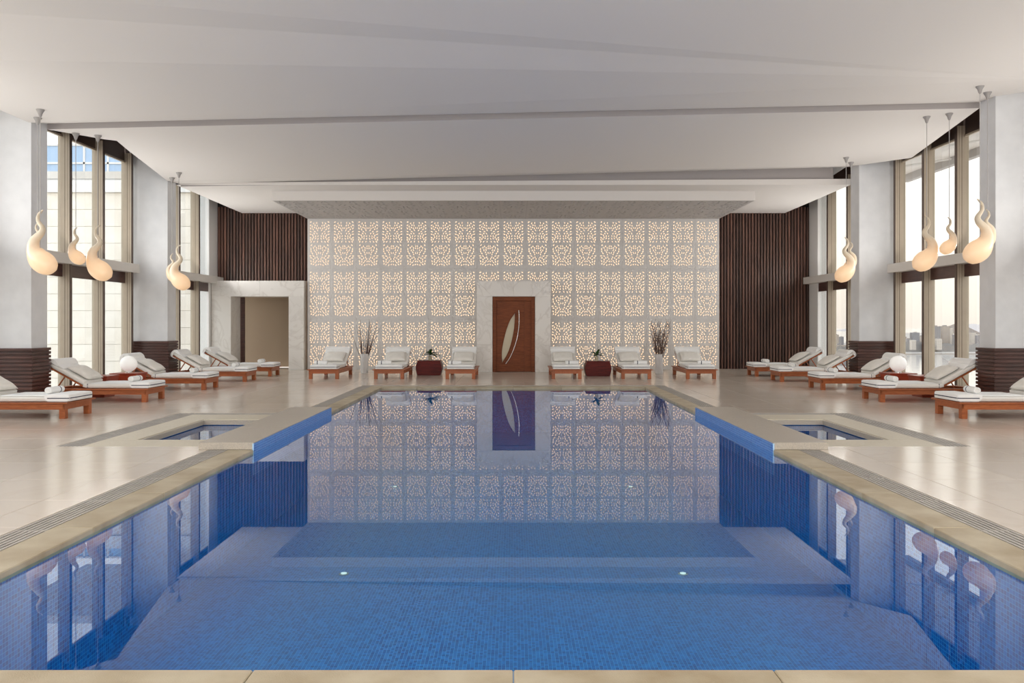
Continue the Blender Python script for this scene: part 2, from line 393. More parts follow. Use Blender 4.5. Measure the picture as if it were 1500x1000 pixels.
# drain gratings: sections of lengthwise bars over a dark channel
def grate_mesh(L, wid, n):
    b = MB(); p = wid/n
    for k in range(n): b.box(-wid/2+p*k+p*0.23, -wid/2+p*(k+1)-p*0.23, -L/2+.004, L/2-.004, -0.025, -0.001)
    for yy in (-L/2+.012, L/2-.012): b.box(-wid/2+.002, wid/2-.002, yy-.008, yy+.008, -0.025, -0.004)
    return b.mesh('grate', 'grate')
dr = struct(empty('pool_drain'), 'overflow drain with slotted gratings along the pool')
b = MB()
for s in (-1, 1):
    for a, c in ((PY0-0.6, SPA['cy0']-0.1), (LEDGE['y1']+0.0, DY1)): b.box(s*(CX+.002), s*(DX-.001), a, c, -0.12, -0.06)
b.box(-CX, CX, CY1+.002, DY1-.001, -0.12, -0.06)
b.build('channel', 'pit_dark', dr)
gm = {}
def grates(parent, x0, x1, y0, y1, along, n):
    key = (round(x1-x0, 3), round(y1-y0, 3))
    w = (x1-x0) if along == 'y' else (y1-y0); L = ((y1-y0) if along == 'y' else (x1-x0))/n
    k2 = (round(w, 3), round(L, 3))
    if k2 not in gm: gm[k2] = grate_mesh(L, w, 6)
    for a in range(n):
        if along == 'y': link('grate', gm[k2], parent, ((x0+x1)/2, y0+L*(a+.5), 0))
        else:
            o = link('grate', gm[k2], parent, (x0+L*(a+.5), (y0+y1)/2, 0)); o.rotation_euler = (0, 0, PI/2)
for s in (-1, 1):
    a, c = sorted((s*CX, s*DX))
    grates(dr, a, c, PY0-0.6, SPA['cy0']-0.02, 'y', 7); grates(dr, a, c, LEDGE['y1'], DY1, 'y', 5)
grates(dr, -CX, CX, CY1, DY1, 'x', 6)
# pool lights in the floor
lm = MB(); lm.lathe([(0.085, 0.0), (0.085, 0.018), (0.055, 0.024)], 20)
ring = lm.mesh('rim', 'steel', smooth=True)
lm = MB(); lm.lathe([(0.052, 0.018), (0.05, 0.03), (0.02, 0.036)], 20); lens = lm.mesh('lens', 'pool_lens', smooth=True)
for x, y, w in ((-1.72, 8.1, 'on the stone-wall side, away from the door'), (1.72, 8.1, 'on the bay side, away from the door'), (-1.84, 12.4, 'on the stone-wall side, towards the door'), (1.82, 12.4, 'on the bay side, towards the door')):
    t = empty('pool_light', (x, y, DEPTH)); link('rim', ring, t).scale = (.6, .6, .6); link('lens', lens, t).scale = (.6, .6, .6)
    tag(t, 'small round underwater light %s' % w, 'light', 'underwater floor lights')

# ---- spa basins with raised granite ledge
for s, side in ((-1, 'stone-wall'), (1, 'bay')):
    P = SPA
    b = MB(); zb = -0.75
    x0, x1 = sorted((s*(PX+0.25), s*P['x1']))
    b.quad([(x0, P['y0'], zb), (x1, P['y0'], zb), (x1, P['y1'], zb), (x0, P['y1'], zb)], 0)
    for y in (P['y0'], P['y1']): b.quad([(x0, y, zb), (x1, y, zb), (x1, y, -.02), (x0, y, -.02)], 1)
    for x in (x0, x1): b.quad([(x, P['y0'], zb), (x, P['y1'], zb), (x, P['y1'], -.02), (x, P['y0'], -.02)], 2)
    sb = struct(link('spa_basin', b.mesh('spa_basin', ['mosaic_floor', 'mosaic_end', 'mosaic_side'])), 'square whirlpool basin beside the pool on the %s window side' % side)
    q = MB(); q.quad([(x0, P['y0'], -.09), (x1, P['y0'], -.09), (x1, P['y1'], -.09), (x0, P['y1'], -.09)])
    tag(q.build('spa_water', 'water'), 'dark still water in the whirlpool on the %s window side' % side, 'water', kind='stuff')
    sc = struct(empty('spa_coping'), 'cream stone surround of the whirlpool on the %s window side' % side)
    slab('coping_slab', 'spa_stone', s*P['x1'], s*P['cx'], P['y0'], P['y1'], -0.06, 0, sc)
    slab('coping_slab', 'spa_stone', s*3.735, s*P['cx'], P['cy0'], P['y0'], -0.06, 0, sc)
    slab('coping_slab', 'spa_stone', s*3.735, s*P['cx'], P['y1'], P['cy1'], -0.06, 0, sc)
    # granite inner lip
    lip = MB(); lip.box(s*(P['x1']-.035), s*(P['x1']+.0), P['y0'], P['y1'], -.08, -.012); lip.box(s*3.74, s*(P['x1']-.035), P['y1']-.04, P['y1'], -.08, -.012)
    lip.build('inner_lip', 'granite', sc)
    sd = struct(empty('spa_drain'), 'slotted drain around the whirlpool on the %s window side' % side)
    c2 = MB(); c2.box(s*(P['cx']+.002), s*(P['dx']-.002), P['cy0'], P['dy1'], -.12, -.06); c2.box(s*3.735, s*P['cx'], P['cy1']+.002, P['dy1']-.002, -.12, -.06); c2.box(s*3.735, s*P['dx'], P['cy0']-.02, P['cy0'], -.12, -.02)
    c2.build('channel', 'pit_dark', sd)
    a, c = sorted((s*P['cx'], s*P['dx'])); grates(sd, a, c, P['cy0'], P['dy1'], 'y', 3)
    a, c = sorted((s*3.735, s*P['cx'])); grates(sd, a, c, P['cy1'], P['dy1'], 'x', 2)
    # raised ledge between pool and whirlpool: granite top, mosaic flank towards the pool
    lg = empty('spa_ledge', (s*(LEDGE['x0']+LEDGE['x1'])/2, LEDGE['y0'], 0))
    w = (LEDGE['x1']-LEDGE['x0'])/2
    ll = LEDGE['y1']-LEDGE['y0']
    for k, (a, c) in enumerate(runs(0, ll, 3)): boxobj('granite_slab', 'granite', -w, w, a+.001, c-.001, 0.0, LEDGE['z'], lg, 0.004)
    # apron below slab
    boxobj('core', 'granite', -w+.012, w, 0.012, ll, -0.3, 0.0, lg) if s > 0 else boxobj('core', 'granite', -w, w-.012, 0.012, ll, -0.3, 0.0, lg)
    fx = -w*s
    boxobj('mosaic_flank', 'mosaic_rim', fx-.006*s, fx+.012*s, 0.0, ll, -0.3, LEDGE['z']-.012, lg)
    struct(lg, 'raised granite ledge with blue mosaic flank between pool and whirlpool on the %s window side' % side)

# ---- columns with horizontal board cladding
def column(s, y0, lab):
    t = struct(empty('column', (s*9.26, y0+0.25, 0)), lab)
    boxobj('shaft', 'plaster', -0.47, 0.5, -0.25, 0.25, 0, 6.1, t)
    if s < 0: t.children[0].scale.x = -1
    n = 15; h = 1.0/n*1.06
    bm_ = MB(); ov = 0.05
    bm_.box(-0.47-ov, 0.5, -0.25-ov, 0.25+ov, 0.0, h-0.018)
    me = bm_.mesh('board', 'dark_wood', bevel=0.008)
    bb = MB(); bb.box(-0.47-0.022, 0.5, -0.25-0.022, 0.25+0.022, 0, n*h-.018); o = bb.build('backing', 'dark_wood', t)
    if s < 0: o.scale.x = -1
    for k in range(n):
        o = link('board', me, t, (0, 0, k*h))
        if s < 0: o.scale.x = -1
    return t
for s, side in ((-1, 'stone-wall'), (1, 'bay')):
    for y0, w in ((20.3, 'far'), (14.56, 'middle'), (8.8, 'near'), (3.05, 'rear')):
        column(s, y0, 'white plaster column with dark board wainscot between the %s windows' % side)

# ---- window walls
def frange(a, b, st):
    while a < b: yield a; a += st
TRZ0, TRZ1, HEAD = 2.50, 2.79, 5.55
def window(idx, s, y0, y1, fins, side):
    t = struct(empty('window_%d' % idx, (s*GX, (y0+y1)/2, 0)), 'full-height window bay with beige fins on the %s side' % side)
    yc = (y0+y1)/2
    def bx(name, m, xi, xo, a, c, z0, z1, bevel=0):   # xi, xo = distance of inner/outer face from the room axis
        return boxobj(name, m, s*(xi-GX), s*(xo-GX), a-yc, c-yc, z0, z1, t, bevel)
    cuts = [y0]+list(fins)+[y1]
    for i in range(len(cuts)-1):
        a, c = cuts[i], cuts[i+1]
        if c-a < 0.12: continue
        bx('pane', 'glass', GX-.004, GX+.004, a+.03, c-.03, 0.08, TRZ0)
        bx('pane', 'glass', GX-.004, GX+.004, a+.03, c-.03, TRZ1+.2, HEAD)
        bx('transom_panel', 'dark_wood', GX-.05, GX+.03, a+.04, c-.04, TRZ0, TRZ1+.2)
        bx('head_panel', 'dark_metal', GX-.03, GX+.03, a+.04, c-.04, HEAD, 6.1)
        bx('head_rail', 'beige_metal', GX-.05, GX+.0, a+.04, c-.04, HEAD-.04, HEAD)
        bx('sill', 'spa_stone', GX-.12, GX+.06, a+.04, c-.04, 0.0, 0.08)
    for y in fins:
        f = bx('fin', 'beige_metal', 9.56, GX+.05, y-.04, y+.04, 0.0, HEAD+.2)
        b = MB(); b.box(s*(9.545-GX), s*(9.56-GX), y-.042-yc, y+.042-yc, 0, HEAD+.25); b.build('fin_cap', 'dark_metal', f)
        b = MB(); b.box(s*(9.655-GX), s*(9.663-GX), y-.0425-yc, y-.039-yc, 0, HEAD+.2); b.box(s*(9.60-GX), s*(9.604-GX), y-.0425-yc, y-.039-yc, 0, HEAD+.2); b.build('groove', 'dark_metal', f)
    return t
wi = 1
bays = [(20.8, 25.46, (21.45, 22.87, 24.3)), (15.06, 20.3, (15.85, 17.24, 18.63, 20.02)), (9.3, 14.56, (10.1, 11.49, 12.88, 14.27)), (3.55, 8.8, (4.35, 5.74, 7.13, 8.52)), (-5.0, 3.05, (-3.6, -2.2, -0.8, 0.6, 2.0))]
for s, side in ((-1, 'stone-wall'), (1, 'bay')):
    for y0, y1, fins in bays:
        window(wi, s, y0, y1, fins, side); wi += 1
    # light-shelf beams
    for k, (y0, y1) in enumerate(((20.8, 26.18), (15.06, 20.3), (9.3, 14.56), (3.55, 8.8), (-5.0, 3.05))):
        b = MB(); b.box(s*9.50, s*9.74, y0, y1, 2.77, 2.99); struct(b.build('trim_%d' % (k+1+(5 if s > 0 else 0)), 'beam_paint', bevel=0.004), 'pale light-shelf beam across the %s window bay' % side)
    # solid white end piece next to the back wall
    b = MB(); b.box(s*(GX-.06), s*(GX+.3), 25.46, BACK, 0, 6.1); struct(b.build('wall_%s' % ('left' if s < 0 else 'right'), 'white_paint'), 'white wall strip at the end of the %s windows' % side)

# ---- ceiling: folded plaster planes stepping down towards the back
def poly_obj(name, polys, m, label, thick=0.05):
    b = MB()
    for p in polys: b.quad(p)
    o = b.build(name, m)
    return struct(o, label)
P_R = (8.79, 13.3, 5.56)
FL1, FR1 = (-8.79, 15.06, 5.26), (8.79, 15.06, 5.66)
L0, L1, L2 = (-8.79, 9.3, 5.28), (-8.79, 11.0, 5.15), (-8.79, 14.5, 5.14)
polys = [
    [(-8.79, 8.3, 5.22), L0, P_R, (8.79, 8.3, 5.62)],
    [L0, L1, P_R], [L1, L2, P_R], [L2, FL1, FR1, P_R],
    # side folds rising to the windows
    [(-8.79, 8.3, 5.22), (-9.74, 8.3, 5.85), (-9.74, 14.56, 5.78), L2, L1, L0],
    [(8.79, 8.3, 5.62), P_R, (9.74, 14.56, 5.75), (9.74, 8.3, 5.8)],
    [P_R, FR1, (9.74, 15.06, 5.8), (9.74, 14.56, 5.75)],
    [L2, FL1, (-9.74, 15.06, 5.9), (-9.74, 14.56, 5.78)],
]
# faces may only be triangles or planar: split larger ones
def tri(ps):
    out = []
    for p in ps:
        for i in range(1, len(p)-1): out.append([p[0], p[i], p[i+1]])
    return out
poly_obj('ceiling', tri(polys), 'ceiling_paint', 'pale folded plaster ceiling over the pool')
FL2, FR2 = (-8.79, 15.06, 5.15), (8.79, 15.06, 5.55)
ML, MR = (-9.62, 19.27, 5.90), (9.62, 19.3, 5.49)
BL2, BR2 = (-8.79, 20.3, 5.11), (8.79, 20.3, 5.51)
EL2, ER2 = (-8.79, 21.1, 5.17), (8.79, 21.1, 5.62)
KA, KB, KC = (-8.15, 15.9, 5.157), (-7.97, 16.05, 5.16), (-8.16, 16.95, 5.15)
poly_obj('ceiling', tri([[FR2, FL2, KA], [FR2, KA, KB], [FR2, KB, KC], [FR2, KC, BL2], [BL2, BR2, FR2], [FR2, BR2, MR], [BL2, EL2, ER2, BR2]]), 'ceiling_paint', 'second folded ceiling plane beyond the first step')
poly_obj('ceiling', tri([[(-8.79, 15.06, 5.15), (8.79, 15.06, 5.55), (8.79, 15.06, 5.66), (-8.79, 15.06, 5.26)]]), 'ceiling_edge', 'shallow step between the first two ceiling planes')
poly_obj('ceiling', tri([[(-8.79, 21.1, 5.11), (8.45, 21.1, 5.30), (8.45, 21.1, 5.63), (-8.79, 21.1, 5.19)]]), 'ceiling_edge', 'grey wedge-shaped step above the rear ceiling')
poly_obj('ceiling', tri([[(8.45, 21.1, 5.61), (8.79, 21.1, 5.62), (8.79, 23.5, 5.45), (8.45, 23.5, 5.45)]]), 'ceiling_paint', 'short ceiling return above the rear step by the bay windows')
# rear ceiling, lower plane with the two clipped edges
Z3 = 5.10
b = MB(); b.quad([(-8.89, 21.05, Z3+.04), (-8.89, BACK, Z3), (8.89, BACK, Z3), (8.89, 21.05, Z3+.04)])
b.quad([(-8.89, 21.05, Z3+.04), (8.89, 21.05, Z3+.04), (8.89, 21.05, Z3+.20), (-8.6, 21.05, Z3+.10)])
for s in (-1, 1): b.quad([(s*8.89, 21.05, Z3+.04), (s*8.89, BACK, Z3), (s*8.89, BACK, Z3+.3), (s*8.89, 21.05, Z3+.2)])
struct(b.build('ceiling', 'ceiling_paint'), 'flat rear ceiling in front of the slatted wall')
# front part of the ceiling over and behind the photographer
poly_obj('ceiling', tri([[(-9.74, -5, 5.4), (9.74, -5, 5.6), (9.74, 8.3, 5.72), (-9.74, 8.3, 5.12)]]), 'ceiling_paint', 'plaster ceiling over the near deck')
b = MB(); b.box(-GX-.1, GX+.1, -5.2, BACK+3, 6.1, 6.3); struct(b.build('roof_slab', 'dark_wood'), 'dark roof slab above the ceiling')
b = MB(); b.box(-GX, GX, -5.2, -5.0, 0, 6.1); struct(b.build('wall_front', 'white_paint'), 'plain white wall at the near end')

# ---- back wall: slatted wood both sides
wb = MB()
wb.box(6.3, 9.8, BACK+.02, BACK+.2, 0, 6.1)                 # right
wb.box(-7.15, -6.3, BACK+.02, BACK+.2, 0, 6.1)
wb.box(-9.8, -7.15, BACK+.02, BACK+.2, 2.9, 6.1)
wb.box(-6.3, 6.3, BACK+.02, BACK+.2, 0, 6.1)
wall_back = struct(wb.build('wall_back', 'slat_back'), 'back wall clad in upright dark wood slats')
def slat(x, z0, z1):
    key = ('s', round(z1-z0, 2))
    if key not in tcache:
        b = MB(); b.box(-0.031, 0.031, -0.045, 0.02, 0, z1-z0); tcache[key] = b.mesh('slat', 'slat_wood', bevel=0.004)
    link('slat', tcache[key], wall_back, (x, BACK, z0))
x = 6.74
while x < 9.70:
    slat(x, 0.0, 5.3); slat(-x, 2.86, 5.3) if x > 6.92 else slat(-x, 0.0, 5.3); x += 0.1

# ---- lattice screen: perforated leaf panels in front of a warm light box
def leaf(cx, cy, L, wd, a):
    prof = [(0, 0), (0.25, 0.42), (0.55, 0.5), (1, 0), (0.55, -0.5), (0.25, -0.42)]
    ca, sa = math.cos(a), math.sin(a)
    return [(cx+(u-0.5)*L*ca-v*wd*sa, cy+(u-0.5)*L*sa+v*wd*ca) for u, v in reversed(prof)]
def lattice_mesh(name, w, h, bw, bh, m, thick, seed, k=1.0, cap=30):
    rnd = random.Random(seed)
    leaves = []
    half = bw/2
    mh = bh/2
    cand = []
    for mi in range(2):
        yb = -bh/2+mi*mh
        pts = []; tries = 0
        while tries < 5000 and len(pts) < cap:
            tries += 1
            u = rnd.uniform(0.028*k, half-0.030*k); v = rnd.uniform(0.036*k, mh-0.036*k)
            uu, vv = u/half, v/mh
            # open oval in the middle of each motif, like the plain medallion of the panel
            if uu < 0.20 and 0.42 < vv < 0.60: continue
            L = (0.066+0.014*uu)*k
            if all((u-p[0])**2+(v-p[1])**2 > (0.067*k)**2 for p in pts): pts.append((u, v, L))
        for (u, v, L) in pts:
            uu, vv = u/half, v/mh
            ang = PI/2+0.9*math.sin(vv*2*PI+uu*2.2)*(0.4+uu)-0.5*(uu-0.5)+rnd.uniform(-.35, .35)
            leaves.append(leaf(u, yb+v, L, L*0.38, ang)); leaves.append(leaf(-u, yb+v, L, L*0.38, PI-ang))
    verts = [Vector((-w/2, -h/2)), Vector((w/2, -h/2)), Vector((w/2, h/2)), Vector((-w/2, h/2))]
    loops = [[0, 1, 2, 3]]
    for lf in leaves:
        n = len(verts); verts += [Vector(p) for p in lf]; loops.append(list(range(n, n+len(lf))))
    vo, eo, fo, ov, oe, of = delaunay_2d_cdt(verts, [], loops, 1, 1e-6, True)
    keep = [f for f, src in zip(fo, of) if src == [0]]
    b = MB(); nv = len(vo)
    b.v = [(p.x, 0.0, p.y) for p in vo]+[(p.x, thick, p.y) for p in vo]
    edges = {}
    for f in keep:
        b.f.append(tuple(f)); b.f.append(tuple(nv+i for i in reversed(f)))
        for i in range(len(f)):
            k = (f[i], f[(i+1) % len(f)])
            edges[k] = edges.get(k, 0)+1
    for (i, j) in edges:
        if (j, i) not in edges: b.f.append((j, i, nv+i, nv+j))
    b.mi = [0]*len(b.f)
    return b.mesh(name, m)
SY = 25.8; NC, NR = 17, 3
SW, SH = 13.3, 4.87
pw, ph = SW/NC, SH/NR
screen = empty('lattice_screen', (0, SY, 0))
tag(screen, 'white leaf-pattern lattice wall lit warmly from behind', 'screen')
lat = lattice_mesh('lattice_panel', pw-0.003, ph-0.003, pw*0.845, ph*0.915, 'lattice_paint', 0.014, 3)
for i in range(NC):
    for j in range(NR):
        x = -SW/2+pw*(i+.5)
        link('lattice_panel', lat, screen, (x, 0, ph*(j+.5)))
b = MB(); b.box(-SW/2, SW/2, 0.12, 0.14, 0.02, SH-.02); b.build('light_box', 'backlight', screen)
for i in range(1, NC): boxobj('seam_light_stop', 'lattice_paint', -SW/2+pw*i-.02, -SW/2+pw*i+.02, .016, .05, 0, SH-.02, screen)  # added behind the panel seams to block the light box glow
for j in range(1, NR): boxobj('seam_light_stop', 'lattice_paint', -SW/2, SW/2, .016, .03, ph*j-.02, ph*j+.02, screen)
b = MB(); b.box(-SW/2-.0, -SW/2+.02, .015, .36, 0, SH); b.box(SW/2-.02, SW/2, .015, .36, 0, SH); b.box(-SW/2, SW/2, .02, .36, SH-.02, SH); b.build('frame', 'lattice_paint', screen)
# lattice canopy: same pattern lying flat over the loungers
canopy = empty('lattice_canopy', (0, 22.0, SH))
tag(canopy, 'grey leaf-pattern lattice soffit hung in front of the lit screen', 'canopy')
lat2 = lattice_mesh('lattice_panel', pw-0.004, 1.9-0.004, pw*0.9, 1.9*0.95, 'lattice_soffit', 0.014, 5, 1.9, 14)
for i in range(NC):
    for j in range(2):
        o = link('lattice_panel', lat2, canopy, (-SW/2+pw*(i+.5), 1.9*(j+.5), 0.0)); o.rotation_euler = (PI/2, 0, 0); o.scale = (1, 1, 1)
b = MB(); b.box(-SW/2, SW/2, -0.02, 0.0, 0.0, 0.40); b.box(-SW/2, -SW/2+.02, 0, 3.8, 0.0, 0.24); b.box(SW/2-.02, SW/2, 0, 3.8, 0.0, 0.24); b.build('fascia', 'ceiling_paint', canopy)
b = MB(); b.box(-SW/2+.02, SW/2-.02, 0.0, 3.8, 0.10, 0.12); b.build('void_shade_board', 'cavity_shade', canopy)  # black board puts the unlit void's darkness behind the lattice holes

# ---- marble portals and the wooden door
def portal(name, x0, x1, ox0, ox1, ztop, oz, yf, yb, lab, joints, kind_struct=False):
    t = empty(name, ((x0+x1)/2, yf, 0)); cx = (x0+x1)/2
    def sl(a, c, z0, z1, ya=0, yb_=None):
        return boxobj('marble_slab', 'wall_marble', a-cx+.001, c-cx-.001, ya, (yb-yf) if yb_ is None else yb_, z0+.001, z1-.001, t, 0.003)
    zj = [0]+joints+[oz]
    for i in range(len(zj)-1):
        sl(x0, ox0, zj[i], zj[i+1]); sl(ox1, x1, zj[i], zj[i+1])
    # lintel with mitred ends
    def prism(pts):
        b = MB(); d = yb-yf
        b.loft([[(p[0]-cx, 0, p[1]) for p in pts], [(p[0]-cx, d, p[1]) for p in pts]]); b.build('marble_slab', 'wall_marble', t, bevel=0.002)
    xm = (ox0+ox1)/2
    prism([(x0, oz), (ox0, oz), (x0, ztop)]); prism([(ox1, oz), (x1, oz), (x1, ztop)])
    prism([(ox0+.001, oz), (xm-.001, oz), (xm-.001, ztop), (x0+.002, ztop)]); prism([(xm+.001, oz), (ox1-.001, oz), (x1-.002, ztop), (xm+.001, ztop)])
    return struct(t, lab)
portal('door_1', -1.115, 1.14, -0.64, 0.665, 2.785, 2.313, 24.4, 25.72, 'white marble portal around the wooden door', [0.84])
portal('door_2', -9.69, -6.72, -9.06, -7.21, 2.857, 2.353, 25.62, 26.5, 'wide white marble doorway opening beside the windows', [])
# vestibule behind the open doorway
b = MB(); b.box(-9.9, -6.5, 27.4, 27.5, 0, 3.0); b.box(-6.6, -6.5, 26.5, 27.5, 0, 3.0); b.box(-9.9, -6.5, 26.4, 27.5, 2.9, 3.0)
struct(b.build('wall_vestibule', 'beige_wall'), 'beige wall seen through the marble doorway')
boxobj('trim_12', 'dark_wood', -9.06, -8.93, 26.51, 26.60, 0, 2.353); struct(bpy.data.objects['trim_12'], 'dark wood jamb inside the marble doorway')
d0 = empty('wooden_door', (0, 24.55, 0)); tag(d0, 'reddish wooden door with eye-shaped glass pane and curved steel pull', 'door')
b = MB(); b.box(-.636, -.525, -.06, .1, 0, 2.31); b.box(.55, .66, -.06, .1, 0, 2.31); b.box(-.525, .55, -.06, .1, 2.185, 2.31); b.build('door_frame', 'door_wood', d0, bevel=.004)
def dpx(px, py): return ((px/6.25+690-752)/47.6, 1.5+(473-(400+py/6.25))/47.6)
# leaf outline of the glass in the local door plane
lo = [(283, 825), (278, 730), (290, 640), (320, 520), (355, 430), (405, 355)]
ro = [(405, 355), (403, 440), (392, 540), (370, 640), (335, 740), (283, 825)]
def smooth(pts, n=5):
    out = []
    for i in range(len(pts)-1):
        p0 = pts[max(i-1, 0)]; p1 = pts[i]; p2 = pts[i+1]; p3 = pts[min(i+2, len(pts)-1)]
        for k in range(n):
            t = k/n
            out.append(tuple(0.5*((2*p1[c])+(-p0[c]+p2[c])*t+(2*p0[c]-5*p1[c]+4*p2[c]-p3[c])*t*t+(-p0[c]+3*p1[c]-3*p2[c]+p3[c])*t**3) for c in range(len(p1))))
    out.append(pts[-1]); return out
eye = [dpx(*p) for p in smooth(lo)[:-1]]+[dpx(*p) for p in smooth(ro)[:-1]]
if sum(eye[i][0]*eye[(i+1) % len(eye)][1]-eye[(i+1) % len(eye)][0]*eye[i][1] for i in range(len(eye))) < 0: eye.reverse()
# active leaf: plate with an eye-shaped hole
verts = [Vector(p) for p in [(-.523, .01), (.33, .01), (.33, 2.183), (-.523, 2.183)]]+[Vector(p) for p in eye]
vo, eo, fo, ov, oe, of = delaunay_2d_cdt(verts, [], [[0, 1, 2, 3], list(range(4, 4+len(eye)))], 1, 1e-6, True)
keep = [f for f, src in zip(fo, of) if src == [0]]
b = MB(); nv = len(vo); b.v = [(p.x, 0, p.y) for p in vo]+[(p.x, .05, p.y) for p in vo]; ed = {}
for f in keep:
    b.f.append(tuple(f)); b.f.append(tuple(nv+i for i in reversed(f)))
    for i in range(len(f)): ed[(f[i], f[(i+1) % len(f)])] = 1
for (i, j) in ed:
    if (j, i) not in ed: b.f.append((j, i, nv+i, nv+j))
b.mi = [0]*len(b.f); lf = b.build('door_leaf', 'door_wood', d0)
b = MB(); b.loft([[(p[0], .018, p[1]) for p in eye], [(p[0], .03, p[1]) for p in eye]]); b.build('pane', 'glass_frost', lf)
b = MB(); b.tube([(p[0], -.004, p[1]) for p in eye]+[(eye[0][0], -.004, eye[0][1])], .013, 6, False); b.build('pane_trim', 'door_wood', lf)
hp = [dpx(*p) for p in smooth([(318, 828), (360, 765), (400, 670), (428, 560), (440, 450), (437, 340)])]
b = MB(); b.tube([(p[0], -.05, p[1]) for p in hp], .012, 8)
for q in (hp[4], hp[-5]): b.tube([(q[0], -.05, q[1]), (q[0], .0, q[1])], .008, 6)
b.build('handle', 'steel', lf, smooth=True)
boxobj('leak_stop_board', 'slat_back', -.6, .62, .06, .09, 0, 2.30, d0)  # added board, stops light box glow leaking under the door
boxobj('fixed_leaf', 'door_wood', .336, .548, 0.0, .05, .01, 2.183, d0)

# ------------------------------------------------------------------ loungers
# local frame: x from foot (0, front legs) to head, y across, z up
LL, LW = 1.86, 0.80
def rring(cx, cz, nx, nz, half, thick, n=5, r=0.03):
    """rounded rectangle ring across y; (nx,nz) is the local normal in the xz plane"""
    out = []
    for sy, sz, a0 in ((1, 0, -PI/2), (1, 1, 0), (-1, 1, PI/2), (-1, 0, PI)):
        for k in range(n):
            a = a0+PI/2*k/(n-1)
            yy = sy*(half-r)+r*math.cos(a); zz = (thick-r if sz else r)+r*math.sin(a)
            out.append((cx+nx*zz, yy, cz+nz*zz))
    return out
HX, HZ, BA, BLn = 1.20, 0.265, math.radians(29), 0.80     # hinge, back angle, back length
def back_pt(u, off=0.0):   # u along backrest from hinge, off normal to it
    return (HX+math.cos(BA)*u-math.sin(BA)*off, HZ+math.sin(BA)*u+math.cos(BA)*off)
def make_lounger():
    t = empty('sun_lounger')
    b = MB()
    b.box(0.0, LL, -LW/2, -LW/2+.035, .145, .235); b.box(0.0, LL, LW/2-.035, LW/2, .145, .235)
    b.box(0.0, .035, -LW/2, LW/2, .145, .235); b.box(LL-.035, LL, -LW/2, LW/2, .145, .235)
    b.build('apron', 'teak', t, bevel=.003)
    b = MB()
    b.box(-.05, LL+.03, -LW/2-.035, -LW/2+.06, .235, .258); b.box(-.05, LL+.03, LW/2-.06, LW/2+.035, .235, .258)
    b.box(-.05, .05, -LW/2+.06, LW/2-.06, .235, .258); b.box(LL-.06, LL+.03, -LW/2+.06, LW/2-.06, .235, .258)
    b.build('top_rim', 'teak', t, bevel=.003)
    for k in range(9):
        x = .09+k*.124; boxobj('slat', 'teak', x, x+.09, -LW/2+.062, LW/2-.062, .238, .257, t)
    for x in (0.002, LL-.092):
        for y in (-LW/2+.001, LW/2-.091): boxobj('leg', 'teak', x-.003, x+.09, y, y+.09, 0, .236, t, .004)
    # backrest frame
    b = MB()
    for y in (-.335, .30):
        p0, p1 = back_pt(0, .0), back_pt(BLn, .0); q0, q1 = back_pt(0, .028), back_pt(BLn, .028)
        b.loft([[(p[0], yy, p[1]) for p, yy in ((p0, y), (p1, y), (q1, y), (q0, y))], [(p[0], yy, p[1]) for p, yy in ((p0, y+.035), (p1, y+.035), (q1, y+.035), (q0, y+.035))]])
    for k in range(7):
        u = .05+k*.11; p0, p1 = back_pt(u, .008), back_pt(u+.075, .008); q0, q1 = back_pt(u, .024), back_pt(u+.075, .024)
        b.loft([[(p[0], -.30, p[1]) for p in (p0, p1, q1, q0)], [(p[0], .30, p[1]) for p in (p0, p1, q1, q0)]])
    bf = b.build('backrest_frame', 'teak', t)
    for y in (-.29, .28):
        b = MB(); p = back_pt(.46, .0); b.tube([(p[0], y, p[1]), (p[0]+.16, y, .25)], .014, 6); b.build('prop', 'teak', bf)
    # mattress: flat part then up the back
    path = []
    for k in range(12): path.append((-.01+(HX-.06+.01)*k/11, .262, 0.0))
    for k in range(1, 6): a = BA*k/6; path.append((HX-.06+.12*k/6, .262+.02*(k/6)**2*1.2, a))
    for k in range(10): q = back_pt(.06+(BLn-.06)*k/9, .03); path.append((q[0], q[1], BA))
    rings = []
    for i, (x, z, a) in enumerate(path):
        th = .085; hf = .345
        if i == 0 or i == len(path)-1: th, hf = .06, .33
        rings.append(rring(x, z+(.0 if 0 < i < len(path)-1 else .012), -math.sin(a), math.cos(a), hf, th, 4, .028))
    b = MB(); b.loft(rings); mt = b.build('mattress', 'mattress_side', t, smooth=True)
    b = MB()
    for y in (-.347, .347): b.tube([(x-math.sin(a)*.045, y, z+math.cos(a)*.045) for x, z, a in path[1:-1]], .0045, 5)
    b.build('piping', 'linen', mt)
    b = MB(); b.box(HX-.062, HX-.054, -.3475, .3475, .268, .345); b.build('seam_tie', 'navy', mt)
    return t
